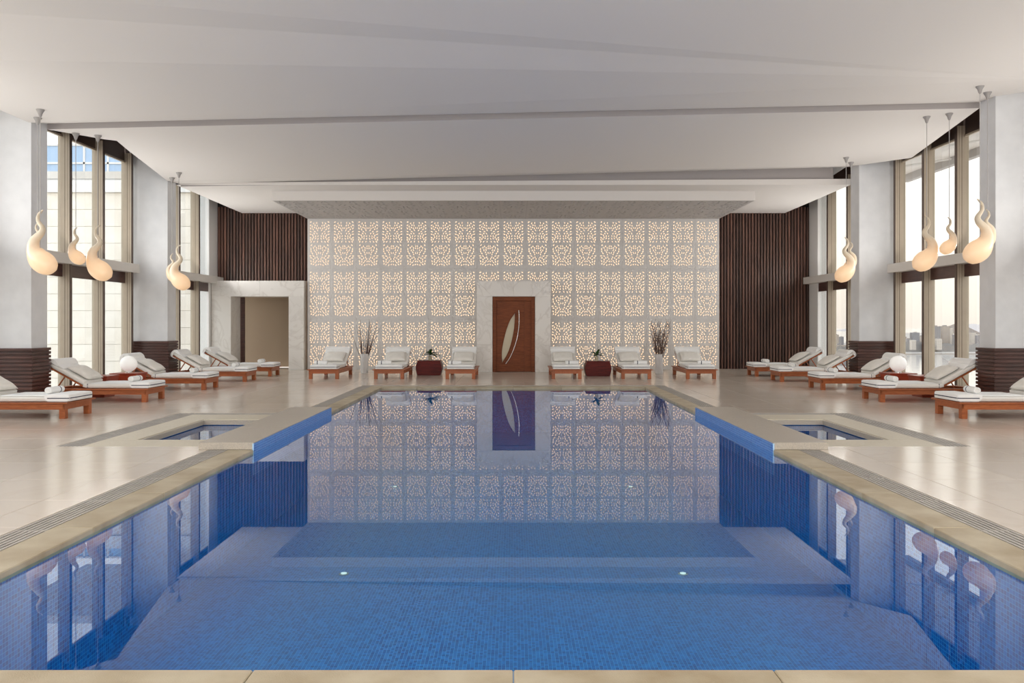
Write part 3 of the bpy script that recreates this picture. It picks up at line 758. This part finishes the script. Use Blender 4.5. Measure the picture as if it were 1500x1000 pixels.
def make_pillow():
    b = MB(); nx, ny = 14, 16; Lp, Wp, Tp = .50, .60, .085
    def pt(i, j, s):
        u, v = -1+2*i/nx, -1+2*j/ny
        hgt = max(0, (1-abs(u)**2.6))**.55*max(0, (1-abs(v)**2.6))**.55
        pin = 1-.05*(u*u*v*v)
        return (u*Lp/2*pin*(1-.04*(1-abs(v))), v*Wp/2*pin*(1-.04*(1-abs(u))), (Tp if s > 0 else -.035)*hgt+.006*math.sin(5*u+2*v)*hgt)
    for s in (1, -1):
        for i in range(nx):
            for j in range(ny): b.quad([pt(i, j, s), pt(i+1, j, s), pt(i+1, j+1, s), pt(i, j+1, s)])
    me = b.mesh('pillow', 'linen', smooth=True)
    bm = bmesh.new(); bm.from_mesh(me); bmesh.ops.remove_doubles(bm, verts=bm.verts, dist=1e-5); bmesh.ops.recalc_face_normals(bm, faces=bm.faces); bm.to_mesh(me); bm.free()
    me.polygons.foreach_set('use_smooth', [True]*len(me.polygons))
    return me
def towel_layer_mesh():
    """long bath towel lying over the flat part of the mattress, doubled at the foot"""
    b = MB(); rings = []
    def ush(x, zb, ho, hi, to, ti):       # inverted U over the mattress
        r = .022
        return [(x, -ho, zb), (x, -ho, to-r), (x, -ho+r*.3, to-r*.3), (x, -ho+r, to), (x, 0, to+.003), (x, ho-r, to), (x, ho-r*.3, to-r*.3), (x, ho, to-r), (x, ho, zb),
                (x, hi, zb), (x, hi, ti-.012), (x, hi-.012, ti), (x, -hi+.012, ti), (x, -hi, ti-.012), (x, -hi, zb)]
    for x, zb, ho, to in ((-.014, .266, .359, .376), (.10, .266, .361, .379), (.29, .266, .360, .378), (.325, .29, .358, .374), (.345, .318, .355, .366)): rings.append(ush(x, zb, ho, .3475, to, .3495))
    b.loft(rings)
    b.loft([rring(-.014, .266, 0, 1, .359, .110, 4, .02), rring(-.034, .268, 0, 1, .352, .10, 4, .02), rring(-.042, .276, 0, 1, .335, .08, 4, .02)])
    b.loft([[(x, -hf, .3495), (x, hf, .3495), (x, hf-.008, .3495+th), (x, 0, .3495+th+.002), (x, -hf+.008, .3495+th)] for x, hf, th in ((.32, .338, .012), (.6, .335, .011), (.8, .337, .012), (1.06, .333, .010), (1.09, .328, .004))])
    return b.mesh('towel', 'towel', smooth=True)
def stripe_mesh():
    b = MB(); z0, z1 = .312, .326
    pts = [(.30, -.3625), (-.01, -.3625), (-.036, -.352), (-.0445, -.325), (-.0445, .325), (-.036, .352), (-.01, .3625), (.30, .3625)]
    for i in range(len(pts)-1):
        (x0, y0), (x1, y1) = pts[i], pts[i+1]
        b.quad([(x0, y0, z0), (x1, y1, z0), (x1, y1, z1), (x0, y0, z1)])
    return b.mesh('stripe', 'navy')
def head_towel_mesh():
    """towel folded over the upper end of the backrest, a soft roll on top"""
    b = MB(); B = BLn
    outer = smooth([(B-.10, -.014), (B+.01, -.020), (B+.055, .01), (B+.068, .075), (B+.050, .145), (B+.0, .188), (B-.07, .190), (B-.135, .158), (B-.15, .128)], 3)
    inner = [(B-.15, .118), (B+.006, .118), (B+.006, -.004), (B-.10, -.004)]
    prof = [back_pt(u, v) for u, v in outer+inner]
    b.loft([[(p[0], y, p[1]) for p in prof] for y in (-.356, -.12, .1, .356)])
    # flap lying down the front of the back cushion
    f = []
    for u, off, th in ((BLn-.14, .118, .03), (BLn-.18, .118, .018), (BLn-.24, .118, .014), (BLn-.27, .118, .008)):
        q = back_pt(u, off); f.append(rring(q[0], q[1], -math.sin(BA), math.cos(BA), .345, th, 3, th*.45))
    b.loft(f)
    return b.mesh('towel', 'towel', smooth=True)
def roll_mesh():
    b = MB(); r = .058; n = 20; L = .36
    prof = [(r*.82, -L/2), (r*.97, -L/2+.008), (r, -L/2+.03), (r*1.02, 0), (r, L/2-.03), (r*.97, L/2-.008), (r*.82, L/2)]
    rings = [[(q*math.cos(2*PI*k/n), z, q*math.sin(2*PI*k/n)*.93) for k in range(n)] for q, z in prof]
    b.loft(rings)
    return b.mesh('towel', 'towel', smooth=True)
def roll_details():
    r = .058; n = 20
    b = MB(); b.loft([[(q*math.cos(2*PI*k/n), z, q*math.sin(2*PI*k/n)*.93) for k in range(n)] for q, z in ((r*1.015, .075), (r*1.022, .078), (r*1.022, .092), (r*1.015, .095))], caps=False)
    st = b.mesh('stripe', 'navy', smooth=True)
    b = MB(); pts = []
    for k in range(46):
        a = k*.42; q = .006+.038*k/45; pts.append((q*math.cos(a), -.181, q*math.sin(a)*.93))
    b.tube(pts, .0025, 4)
    pts2 = [(p[0], .181, p[2]) for p in pts]; b.tube(pts2, .0025, 4)
    return st, b.mesh('spiral_edge', 'linen')
proto = make_lounger(); pil = make_pillow(); tl = towel_layer_mesh(); stp = stripe_mesh(); hd = head_towel_mesh(); rl = roll_mesh(); rst, rsp = roll_details()
ORD = ['first', 'second', 'third', 'fourth', 'fifth']
spots = []
for s, side in ((-1, 'stone-wall'), (1, 'bay')):
    for k, (x, y) in enumerate(((6.79, 22.4), (6.80, 20.32), (6.90, 17.88), (6.95, 15.12), (7.02, 12.5))):
        spots.append((s*x, y+LW/2, 0 if s > 0 else PI, '%s from slatted wall in %s-window row' % (ORD[k], side), '%s-window row' % side, s, k))
for x, ph_ in ((-5.09, 'beyond vase of straight dark sticks'), (-3.34, 'between straight-stick vase and red chest'), (-1.42, 'between door and chest near straight-stick vase'),
               (1.43, 'between door and chest near bushy-twig vase'), (3.30, 'between bushy-twig vase and red chest'), (5.04, 'beyond vase of bushy pale twigs')):
    spots.append((x, 21.42, PI/2, ph_, 'row along the lattice wall', 1 if x > 0 else -1, 9))
first = True
rr = random.Random(4)
for x, y, rz, phrase, grp, s, k in spots:
    t = proto if first else copy_tree(proto); first = False
    t.location = (x, y, 0); t.rotation_euler = (0, 0, rz)
    tag(t, 'low teak lounger with white mattress, %s' % phrase, 'lounger', 'loungers in the '+grp)
    M = Matrix.Translation((x, y, 0)) @ Matrix.Rotation(rz, 4, 'Z')
    near = -1 if rz == 0 else 1          # local y side that faces the camera for side rows
    def put(name, me, loc, rot, lab, cat, g):
        o = link(name, me); o.matrix_world = M @ Matrix.Translation(loc) @ rot; tag(o, lab, cat, g); return o
    a = put('bath_towel', tl, (0, 0, 0), Matrix(), 'white towel spread on the lounger %s' % phrase, 'towel', 'spread towels in the '+grp); st = link('stripe', stp, a); st['label'] = 'navy stripe'
    put('head_towel', hd, (0, 0, 0), Matrix(), 'white towel over headrest of the lounger %s' % phrase, 'towel', 'headrest towels in the '+grp)
    q = back_pt(.285, .158)
    put('pillow', pil, (q[0], rr.uniform(-.02, .02), q[1]), Matrix.Rotation(-BA, 4, 'Y') @ Matrix.Rotation(rr.uniform(-.06, .06), 4, 'Z'), 'cream pillow on the lounger %s' % phrase, 'pillow', 'pillows in the '+grp)
    rx, ry, ra = (.42, -near*.06, rr.uniform(-.12, .12)) if k != 9 else (.40, (.17 if x < 0 else -.17), 0.0)
    o = put('rolled_towel', rl, (rx, ry, .4195), Matrix.Rotation(ra+(PI if (k != 9 and rz != 0) else 0), 4, 'Z'), 'rolled white towel on the lounger %s' % phrase, 'towel', 'rolled towels in the '+grp)
    st = link('stripe', rst, o); st['label'] = 'navy stripe'; link('spiral_edge', rsp, o)

# ------------------------------------------------------------------ side tables and globe lamps between the side loungers
def tapered(name, m, w0, d0_, w1, d1_, h, parent):
    b = MB()
    b.loft([[(-w0/2, -d0_/2, 0), (w0/2, -d0_/2, 0), (w0/2, d0_/2, 0), (-w0/2, d0_/2, 0)], [(-w1/2, -d1_/2, h), (w1/2, -d1_/2, h), (w1/2, d1_/2, h), (-w1/2, d1_/2, h)]])
    return b.build(name, m, parent, bevel=.006)
for s, side in ((-1, 'stone-wall'), (1, 'bay')):
    for x, y, ph_ in ((8.44, 16.28, 'beside the fourth lounger'), (8.26, 17.15, 'under the globe lamp')):
        t = empty('side_table', (s*x, y, 0)); tapered('body', 'red_wood', .42, .42, .56, .50, .41, t); boxobj('top', 'red_wood', -.29, .29, -.26, .26, .41, .435, t, .004)
        boxobj('foot', 'dark_wood', -.17, .17, -.17, .17, -.0, .02, t)
        tag(t, 'tapered red wood side table %s at the %s windows' % (ph_, side), 'table')
    g = empty('globe_lamp', (s*8.26, 17.15, .435)); tag(g, 'white glass globe lamp on a red side table at the %s windows' % side, 'lamp')
    b = MB(); b.lathe([(.07, 0), (.07, .018), (.055, .024)], 20); b.build('base', 'steel', g, smooth=True)
    b = MB(); b.lathe([(.172*math.sin(PI*k/18)+.0005, .192-.172*math.cos(PI*k/18)) for k in range(19)], 28); b.build('globe', 'globe', g, smooth=True)

# ------------------------------------------------------------------ chests, plants, branch vases at the lattice wall
def plant(x, y, z, lab, seed):
    rn = random.Random(seed); t = empty('potted_plant', (x, y, z)); tag(t, lab, 'plant')
    b = MB(); b.lathe([(.045, 0), (.05, .01), (.052, .12), (.056, .125)], 18); b.build('glass_vase', 'glass_frost', t, smooth=True)
    b = MB()
    for k in range(6): a = rn.uniform(0, 2*PI); b.tube([(0.01*math.cos(a), .01*math.sin(a), .02), (.03*math.cos(a), .03*math.sin(a), .20)], .004, 5)
    b.build('stem', 'leaf_green', t)
    for k in range(17):
        a = 2*PI*k/17+rn.uniform(-.3, .3); L = rn.uniform(.24, .38); el = rn.uniform(.15, 1.2); wv = rn.uniform(.028, .042); droop = rn.uniform(.25, .6)
        b = MB(); N = 7; pts = []
        for i in range(N+1):
            u = i/N; r = L*u*math.cos(el); zz = .15+rn.uniform(-.002, .002)+L*u*math.sin(el)-droop*L*u*u*.8; w = wv*math.sin(PI*min(1, u*.92+.06))**.8+.002
            pts.append((r, zz, w))
        ca, sa = math.cos(a), math.sin(a)
        for i in range(N):
            (r0, z0, w0), (r1, z1, w1) = pts[i], pts[i+1]
            for sg in (-1, 1): b.quad([(r0*ca, r0*sa, z0), (r1*ca, r1*sa, z1), (r1*ca-sg*w1*sa, r1*sa+sg*w1*ca, z1+.35*w1), (r0*ca-sg*w0*sa, r0*sa+sg*w0*ca, z0+.35*w0)])
        b.build('leaf', 'leaf_green', t, smooth=True)
    b = MB(); b.tube([(0, 0, .15), (.03, -.01, .30), (.05, -.02, .43)], .003, 5); fl = b.build('flower_stem', 'leaf_green', t)
    b = MB(); b.lathe([(.004, 0), (.016, .02), (.014, .05), (.003, .075)], 10, (.05, -.02, .42)); b.build('bloom', 'petal', fl, smooth=True)
    return t
for x, y, w, lab, lab2, sd, mm in ((-2.43, 22.95, 'straight-stick', 'deep red barrel-sided chest between loungers near the straight-stick vase', 'small leafy plant with a white bloom on the chest near the straight-stick vase', 3, 'red_lacquer'),
                                (2.40, 22.6, 'bushy', 'deep red barrel-sided chest between loungers near the bushy-twig vase', 'arching leafy plant on the chest near the bushy-twig vase', 8, 'red_lacquer')):
    t = empty('chest', (x, y+.2, 0)); tag(t, lab, 'chest')
    rings = []
    for z, hw in ((0.0, .325), (.06, .345), (.13, .363), (.21, .372), (.29, .363), (.35, .345), (.40, .325)):
        rings.append([(-hw, -.24, z), (hw, -.24, z), (hw, .24, z), (-hw, .24, z)])
    b = MB(); b.loft(rings); b.build('body', mm, t, bevel=.004)
    boxobj('lid', mm, -.335, .335, -.245, .245, .40, .42, t, .004)
    plant(x+(.02 if x < 0 else -.03), y+.2, .42, lab2, sd)
def branch_vase(x, y, lab, bushy, seed):
    rn = random.Random(seed); t = empty('branch_vase', (x, y, 0)); tag(t, lab, 'vase')
    b = MB(); b.lathe([(.112, 0), (.118, .01), (.118, .56), (.122, .575), (.112, .58), (.108, .56), (.106, .3)], 28); b.build('vase', 'ceramic_white', t, smooth=True)
    for k in range(26 if not bushy else 34):
        a = rn.uniform(0, 2*PI); lean = rn.uniform(.02, .46)*(1 if not bushy else .85); L = rn.uniform(.75, 1.25)
        if not bushy and rn.random() < .6: a = rn.choice((0.1, PI-.1))+rn.uniform(-.5, .5)
        r0 = rn.uniform(.02, .085); pts = []; n = 7
        bend = rn.uniform(-.06, .10)
        for i in range(n):
            u = i/(n-1); rr_ = r0+lean*L*u+bend*u*u+(rn.uniform(-.012, .012) if bushy else 0)
            pts.append((rr_*math.cos(a), rr_*math.sin(a)*.7, .30+(L+.1)*u*.98))
        b = MB(); b.tube(pts, [.009*(1-.7*i/(n-1)) for i in range(n)], 5)
        if bushy:
            for q in range(5):
                i = rn.randint(2, n-2); p = pts[i]; d = rn.choice((-1, 1)); l2 = rn.uniform(.12, .28)
                b.tube([p, (p[0]+d*l2*.25, p[1]+rn.uniform(-.04, .04), p[2]+l2*.55), (p[0]+d*l2*.4, p[1]+rn.uniform(-.05, .05), p[2]+l2)], [.0045, .0036, .002], 4)
        b.build('twig', 'twig_pale' if bushy else 'twig_dark', t)
branch_vase(-4.47, 24.0, 'tall white cylinder vase holding straight dark sticks', False, 11)
branch_vase(4.32, 23.7, 'tall white cylinder vase holding bushy pale twigs', True, 12)

# ------------------------------------------------------------------ pendant lamps (comma-shaped glass with curling tail)
m, t_, b_ = newmat('lamp_glass')
b_.inputs['Base Color'].default_value = (0.70, 0.60, 0.46, 1); b_.inputs['Roughness'].default_value = 0.35
at_ = nd(t_, 'ShaderNodeAttribute', attribute_name='glow'); mp_ = nd(t_, 'ShaderNodeValToRGB')
el = mp_.color_ramp.elements; el[0].position = 0; el[0].color = (0, 0, 0, 1); el[1].position = 1; el[1].color = (1.0, 0.56, 0.24, 1)
k_ = el.new(.5); k_.color = (.40, .21, .10, 1)
t_.links.new(at_.outputs['Fac'], mp_.inputs[0]); t_.links.new(mp_.outputs[0], b_.inputs['Emission Color']); b_.inputs['Emission Strength'].default_value = 0.5
CR = .001734
raw = [(1008, 880, 40), (985, 868, 74), (950, 850, 96), (905, 822, 108), (862, 785, 104), (828, 740, 86), (808, 690, 66), (806, 640, 52), (826, 595, 43), (862, 560, 36), (893, 530, 31), (905, 497, 27), (893, 468, 23), (868, 440, 20), (846, 408, 18), (838, 375, 16), (842, 345, 14), (857, 322, 11), (876, 308, 7), (884, 304, 3)]
def lamp_meshes():
    P = smooth([(float(a), float(b), float(c)) for a, b, c in raw], 4)
    pts = [((a-871)*CR, .10*math.sin(i/len(P)*9.0)*(i/len(P))*.6, (940-b)*CR) for i, (a, b, c) in enumerate(P)]
    rad = [max(.003, c*CR) for a, b, c in P]
    cut = int(len(P)*.46)
    # blunt round end of the bulb
    d = Vector(pts[0])-Vector(pts[3]); d.normalize()
    pts = [tuple(Vector(pts[0])+d*rad[0]*.35)]+pts; rad = [rad[0]*.45]+rad
    meshes = []
    for a, c in ((0, cut+1), (cut, len(pts))):
        b = MB(); b.tube(pts[a:c], rad[a:c], 22, True); me = b.mesh('shade', 'lamp_glass', smooth=True)
        g = me.attributes.new('glow', 'FLOAT', 'POINT'); bulb = Vector((.05, 0, .19))
        for i, v in enumerate(me.vertices):
            dd = (v.co-bulb).length; g.data[i].value = max(0.0, min(1.0, 1.12-dd/.46))
        meshes.append(me)
    return meshes
shade_me, tail_me = lamp_meshes()
def ceil_z(x, y):
    """height of the ceiling plane above (x, y)"""
    dg = bpy.context.evaluated_depsgraph_get()
    hit, loc, nor, i, ob, mw = S.ray_cast(dg, Vector((x, y, 4.2)), Vector((0, 0, 1)))
    return loc.z if hit else 5.2
bpy.context.view_layer.update()
for s, px, pz, Y, sc, lab in (
    (-1, 59, 403, 13.7, 1.02, 'large glowing comma-shaped pendant by the middle column at the stone-wall windows'),
    (-1, 55, 385, 14.2, .66, 'small comma-shaped pendant hidden behind a large one by the stone-wall side column'),
    (-1, 111, 388, 15.4, .66, 'small glowing pendant lamp alone before the stone-wall windows'),
    (-1, 143.3, 412, 15.6, 1.0, 'large glowing comma-shaped pendant in front of the stone-wall light shelf'),
    (-1, 262, 425.5, 19.3, 1.0, 'large glowing pendant by the column nearest the marble doorway'),
    (-1, 252, 414, 19.9, .66, 'small pendant paired with the large one by the column nearest the marble doorway'),
    (1, 1435.5, 387, 13.7, 1.02, 'large glowing comma-shaped pendant by the middle column at the bay windows'),
    (1, 1446.6, 366, 14.2, .66, 'small comma-shaped pendant peeking from behind a large one by the bay side column'),
    (1, 1390.5, 373, 15.4, .66, 'small glowing pendant lamp alone before the bay windows'),
    (1, 1357.5, 398, 15.6, 1.0, 'large glowing comma-shaped pendant in front of the bay light shelf'),
    (1, 1239.5, 414, 19.3, 1.0, 'large glowing pendant by the far column at the bay windows'),
    (1, 1246.5, 397, 19.9, .66, 'small pendant paired with the large one by the far column at the bay windows')):
    p = at(px, pz, Y); t = empty('pendant_lamp', tuple(p)); tag(t, lab, 'pendant lamp', 'curling glass pendant lamps')
    for nm, me in (('shade', shade_me), ('tail', tail_me)):
        o = link(nm, me, t); o.scale = (-s*sc, sc, sc)
    zc = ceil_z(p.x, p.y)-p.z
    b = MB(); b.tube([(0, 0, .30*sc), (0, 0, zc-.05)], .006, 6); b.build('cord', 'cord_grey', t)
    b = MB(); b.lathe([(.013, zc-.13), (.024, zc-.11), (.040, zc-.055), (.065, zc-.015), (.07, zc-.0)], 18); b.build('ceiling_cup', 'canopy_grey', t, smooth=True)

# ------------------------------------------------------------------ outside the stone-wall windows
wing = empty('building_wing', (-17, 30, -1)); tag(wing, 'pale stone-clad building wing outside the windows', 'building')
wx0, wx1 = -9.5, 9.8
b = MB(); b.box(-10, 7.1, .03, 2.0, -0.5, 7.4); b.build('wall_core', 'stone_joint', wing)
pm = MB(); pm.box(-.945, .945, 0, .05, .006, .627); pmesh = pm.mesh('stone_panel', 'stone_panel', bevel=.004)
for i in range(9):
    for j in range(12): link('stone_panel', pmesh, wing, (-9.1+1.905*i, -.0, -.2+.633*j))
b = MB(); b.box(-10.5, 6.7, -.12, 2.1, 7.4, 7.85); b.build('parapet', 'white_paint', wing)
tw = empty('glass_tower', (-24, 44, 0)); tag(tw, 'blue glazed building rising behind the stone wing', 'building')
b = MB(); b.box(-7.5, 3.0, 0, 8, 0, 11.3); b.build('core', 'curtain_glass', tw)
b = MB()
for k in range(9): x = -7.5+10.5*k/8; b.box(x-.05, x+.05, -.06, 0, 0, 11.3)
for z in (8.3, 9.3, 10.3, 11.3): b.box(-7.5, 3, -.06, 0, z-.05, z+.05)
b.build('mullion_grid', 'white_paint', tw)
ph2 = empty('roof_pavilion', (-17, 34, 6.5)); tag(ph2, 'white roof pavilion with flat canopies above the stone wing', 'building')
b = MB(); b.box(.6, 6.6, 0, 3, 0, 3.2); b.build('wall', 'stone_panel', ph2)
b = MB(); b.box(-9, 6.6, -.3, .3, 1.1, 1.4); b.build('canopy', 'white_paint', ph2)
b = MB(); b.box(-3, 6.8, -3.2, 3.4, 3.2, 3.5); b.build('roof', 'stone_panel', ph2)
b = MB(); b.box(4.3, 5.9, -.04, 0, .25, 1.2); b.build('window', 'dark_metal', ph2)
b = MB(); b.box(-30, -GX-.06, -8, 45, -1.4, -1.2); tag(b.build('terrace', 'terrace'), 'pale terrace paving below the windows', 'terrace', kind='structure')
# eave on the bay side
for s, side in ((1, 'bay'),):
    ev = empty('roof_eave', (s*GX, 10, 6.2)); tag(ev, 'white roof eave on steel brackets outside the %s windows' % side, 'eave')
    zz = .45 if s > 0 else .9
    b = MB(); b.loft([[(s*.1, -15, .15), (s*3.4, -15, .15+zz*.3), (s*3.4, -15, .30+zz*.3), (s*.1, -15, .35)], [(s*.1, 17, .15), (s*3.4, 17, .15+zz*.3), (s*3.4, 17, .30+zz*.3), (s*.1, 17, .35)]]); b.build('soffit', 'white_paint', ev)
    b = MB(); b.box(s*3.4, s*3.6, -15, 17, -.08+zz*.3, .42+zz*.3); b.build('edge_beam', 'cord_grey', ev)
    for k in range(10):
        y = -13+3.0*k; b = MB(); b.tube([(s*.05, y, -.35), (s*1.6, y, -.05), (s*3.4, y, .1+zz*.3)], .035, 6); b.tube([(s*1.6, y, -.05), (s*2.4, y+.9, .17)], .025, 6); b.build('bracket', 'white_paint', ev)

# ------------------------------------------------------------------ the bay beyond the other windows
WZ = -58.5
b = MB(); b.quad([(60, -2500, WZ), (9000, -2500, WZ), (9000, 9000, WZ), (60, 9000, WZ)]); tag(b.build('bay_water', 'bay_water'), 'calm pale water of the wide bay', 'water', kind='stuff')
def strip(name, pts, depth, h, m, lab, cat, kind=None):
    b = MB(); b.loft([[(p[0], p[1], WZ-1) for p in pts]+[(p[0]+depth, p[1]+depth*2, WZ-1) for p in reversed(pts)], [(p[0], p[1], WZ+h) for p in pts]+[(p[0]+depth, p[1]+depth*2, WZ+h) for p in reversed(pts)]])
    return tag(b.build(name, m), lab, cat, kind=kind)
strip('far_shore', [(300, 1000), (410, 980), (440, 1010), (470, 1250), (620, 1480), (800, 1530), (1000, 1530), (1300, 1480), (1900, 1300)], 1600, 2.0, 'far_land', 'low flat shore across the bay', 'shore', 'structure')
rn = random.Random(21)
def bumpy(name, px0, px1, Y, ybase, ytop, var, m, lab, cat, n=60, thick=60):
    """ridge at depth Y built from a wavy outline with real thickness"""
    r0 = []; r1 = []; ph = [rn.uniform(0, 6) for _ in range(4)]
    for i in range(n+1):
        u = i/n; px = px0+(px1-px0)*u; w = math.sin(u*7+ph[0])*.5+math.sin(u*17+ph[1])*.3+math.sin(u*43+ph[2])*.2
        yt = ytop+var*w; a = at(px, yt, Y); z0 = at(px, ybase, Y).z
        r0.append(((a.x, Y-thick, z0), (a.x, Y, a.z), (a.x+thick*.4, Y+thick*2, z0)))
    b = MB()
    b.loft(r0, caps=True); return tag(b.build(name, m, smooth=False), lab, cat)
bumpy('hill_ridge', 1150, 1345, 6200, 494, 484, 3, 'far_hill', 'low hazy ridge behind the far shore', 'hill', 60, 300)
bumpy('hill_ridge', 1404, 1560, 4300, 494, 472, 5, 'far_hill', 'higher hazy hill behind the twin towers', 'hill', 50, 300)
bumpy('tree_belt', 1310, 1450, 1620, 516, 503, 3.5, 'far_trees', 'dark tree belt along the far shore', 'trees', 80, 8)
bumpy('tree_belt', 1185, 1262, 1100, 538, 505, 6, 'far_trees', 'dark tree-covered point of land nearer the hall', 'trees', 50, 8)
tiers = [(1366, 1378, 478, 503, 1700, 0), (1381, 1391, 477.5, 503, 1720, 1), (1391.5, 1396, 480, 503, 1735, 3), (1338, 1347, 487, 506, 1700, 2), (1336, 1342, 498, 508, 1590, 3), (1320, 1328, 493, 508, 1720, 1),
         (1329, 1335, 496, 508, 1700, 0), (1348, 1352, 492, 506, 1800, 1), (1372, 1380, 496, 508, 1600, 3), (1398, 1403, 490, 506, 1700, 0), (1414, 1420, 489, 506, 1700, 1), (1423, 1430, 487, 506, 1730, 3), (1432, 1438, 491, 506, 1700, 0), (1355, 1363, 500, 509, 1600, 2),
         (1199, 1203, 491, 515, 1300, 3), (1207, 1212, 487, 515, 1500, 0), (1222, 1229, 490, 515, 1500, 1), (1231, 1236, 493, 515, 1450, 2), (1214, 1219, 496, 515, 1400, 3), (1226, 1240, 505, 522, 1150, 1)]
desc = ['grey tower with shallow window bands', 'warm beige tower', 'slim cream block', 'broad grey office block', 'small cream shore house', 'beige mid-rise block', 'grey mid-rise block', 'narrow beige block', 'low cream block at the foot of the towers', 'grey block beyond the towers', 'beige block below the hill', 'cream block below the hill', 'grey block at the hill end', 'low dark shed by the trees', 'thin white mast-like tower', 'pale grey high-rise on the near point', 'beige high-rise on the near point', 'dark high-rise on the near point', 'cream block on the near point', 'broad low beige hall on the near point']
for (x0, x1, yt, yb, Y, mi), ds in zip(tiers, desc):
    a, c = at(x0, yb, Y), at(x1, yt, Y); t = empty('city_building', ((a.x+c.x)/2, Y, a.z)); w = c.x-a.x; h = c.z-a.z
    boxobj('body', 'far_wall_%d' % mi, -w/2, w/2, 0, w*1.2, -6, h, t); boxobj('roof_box', 'far_wall_%d' % ((mi+1) % 4), -w*.2, w*.2, w*.2, w*.7, h, h+w*.1+.5, t)
    tag(t, ds+' across the bay', 'building', 'buildings across the bay')
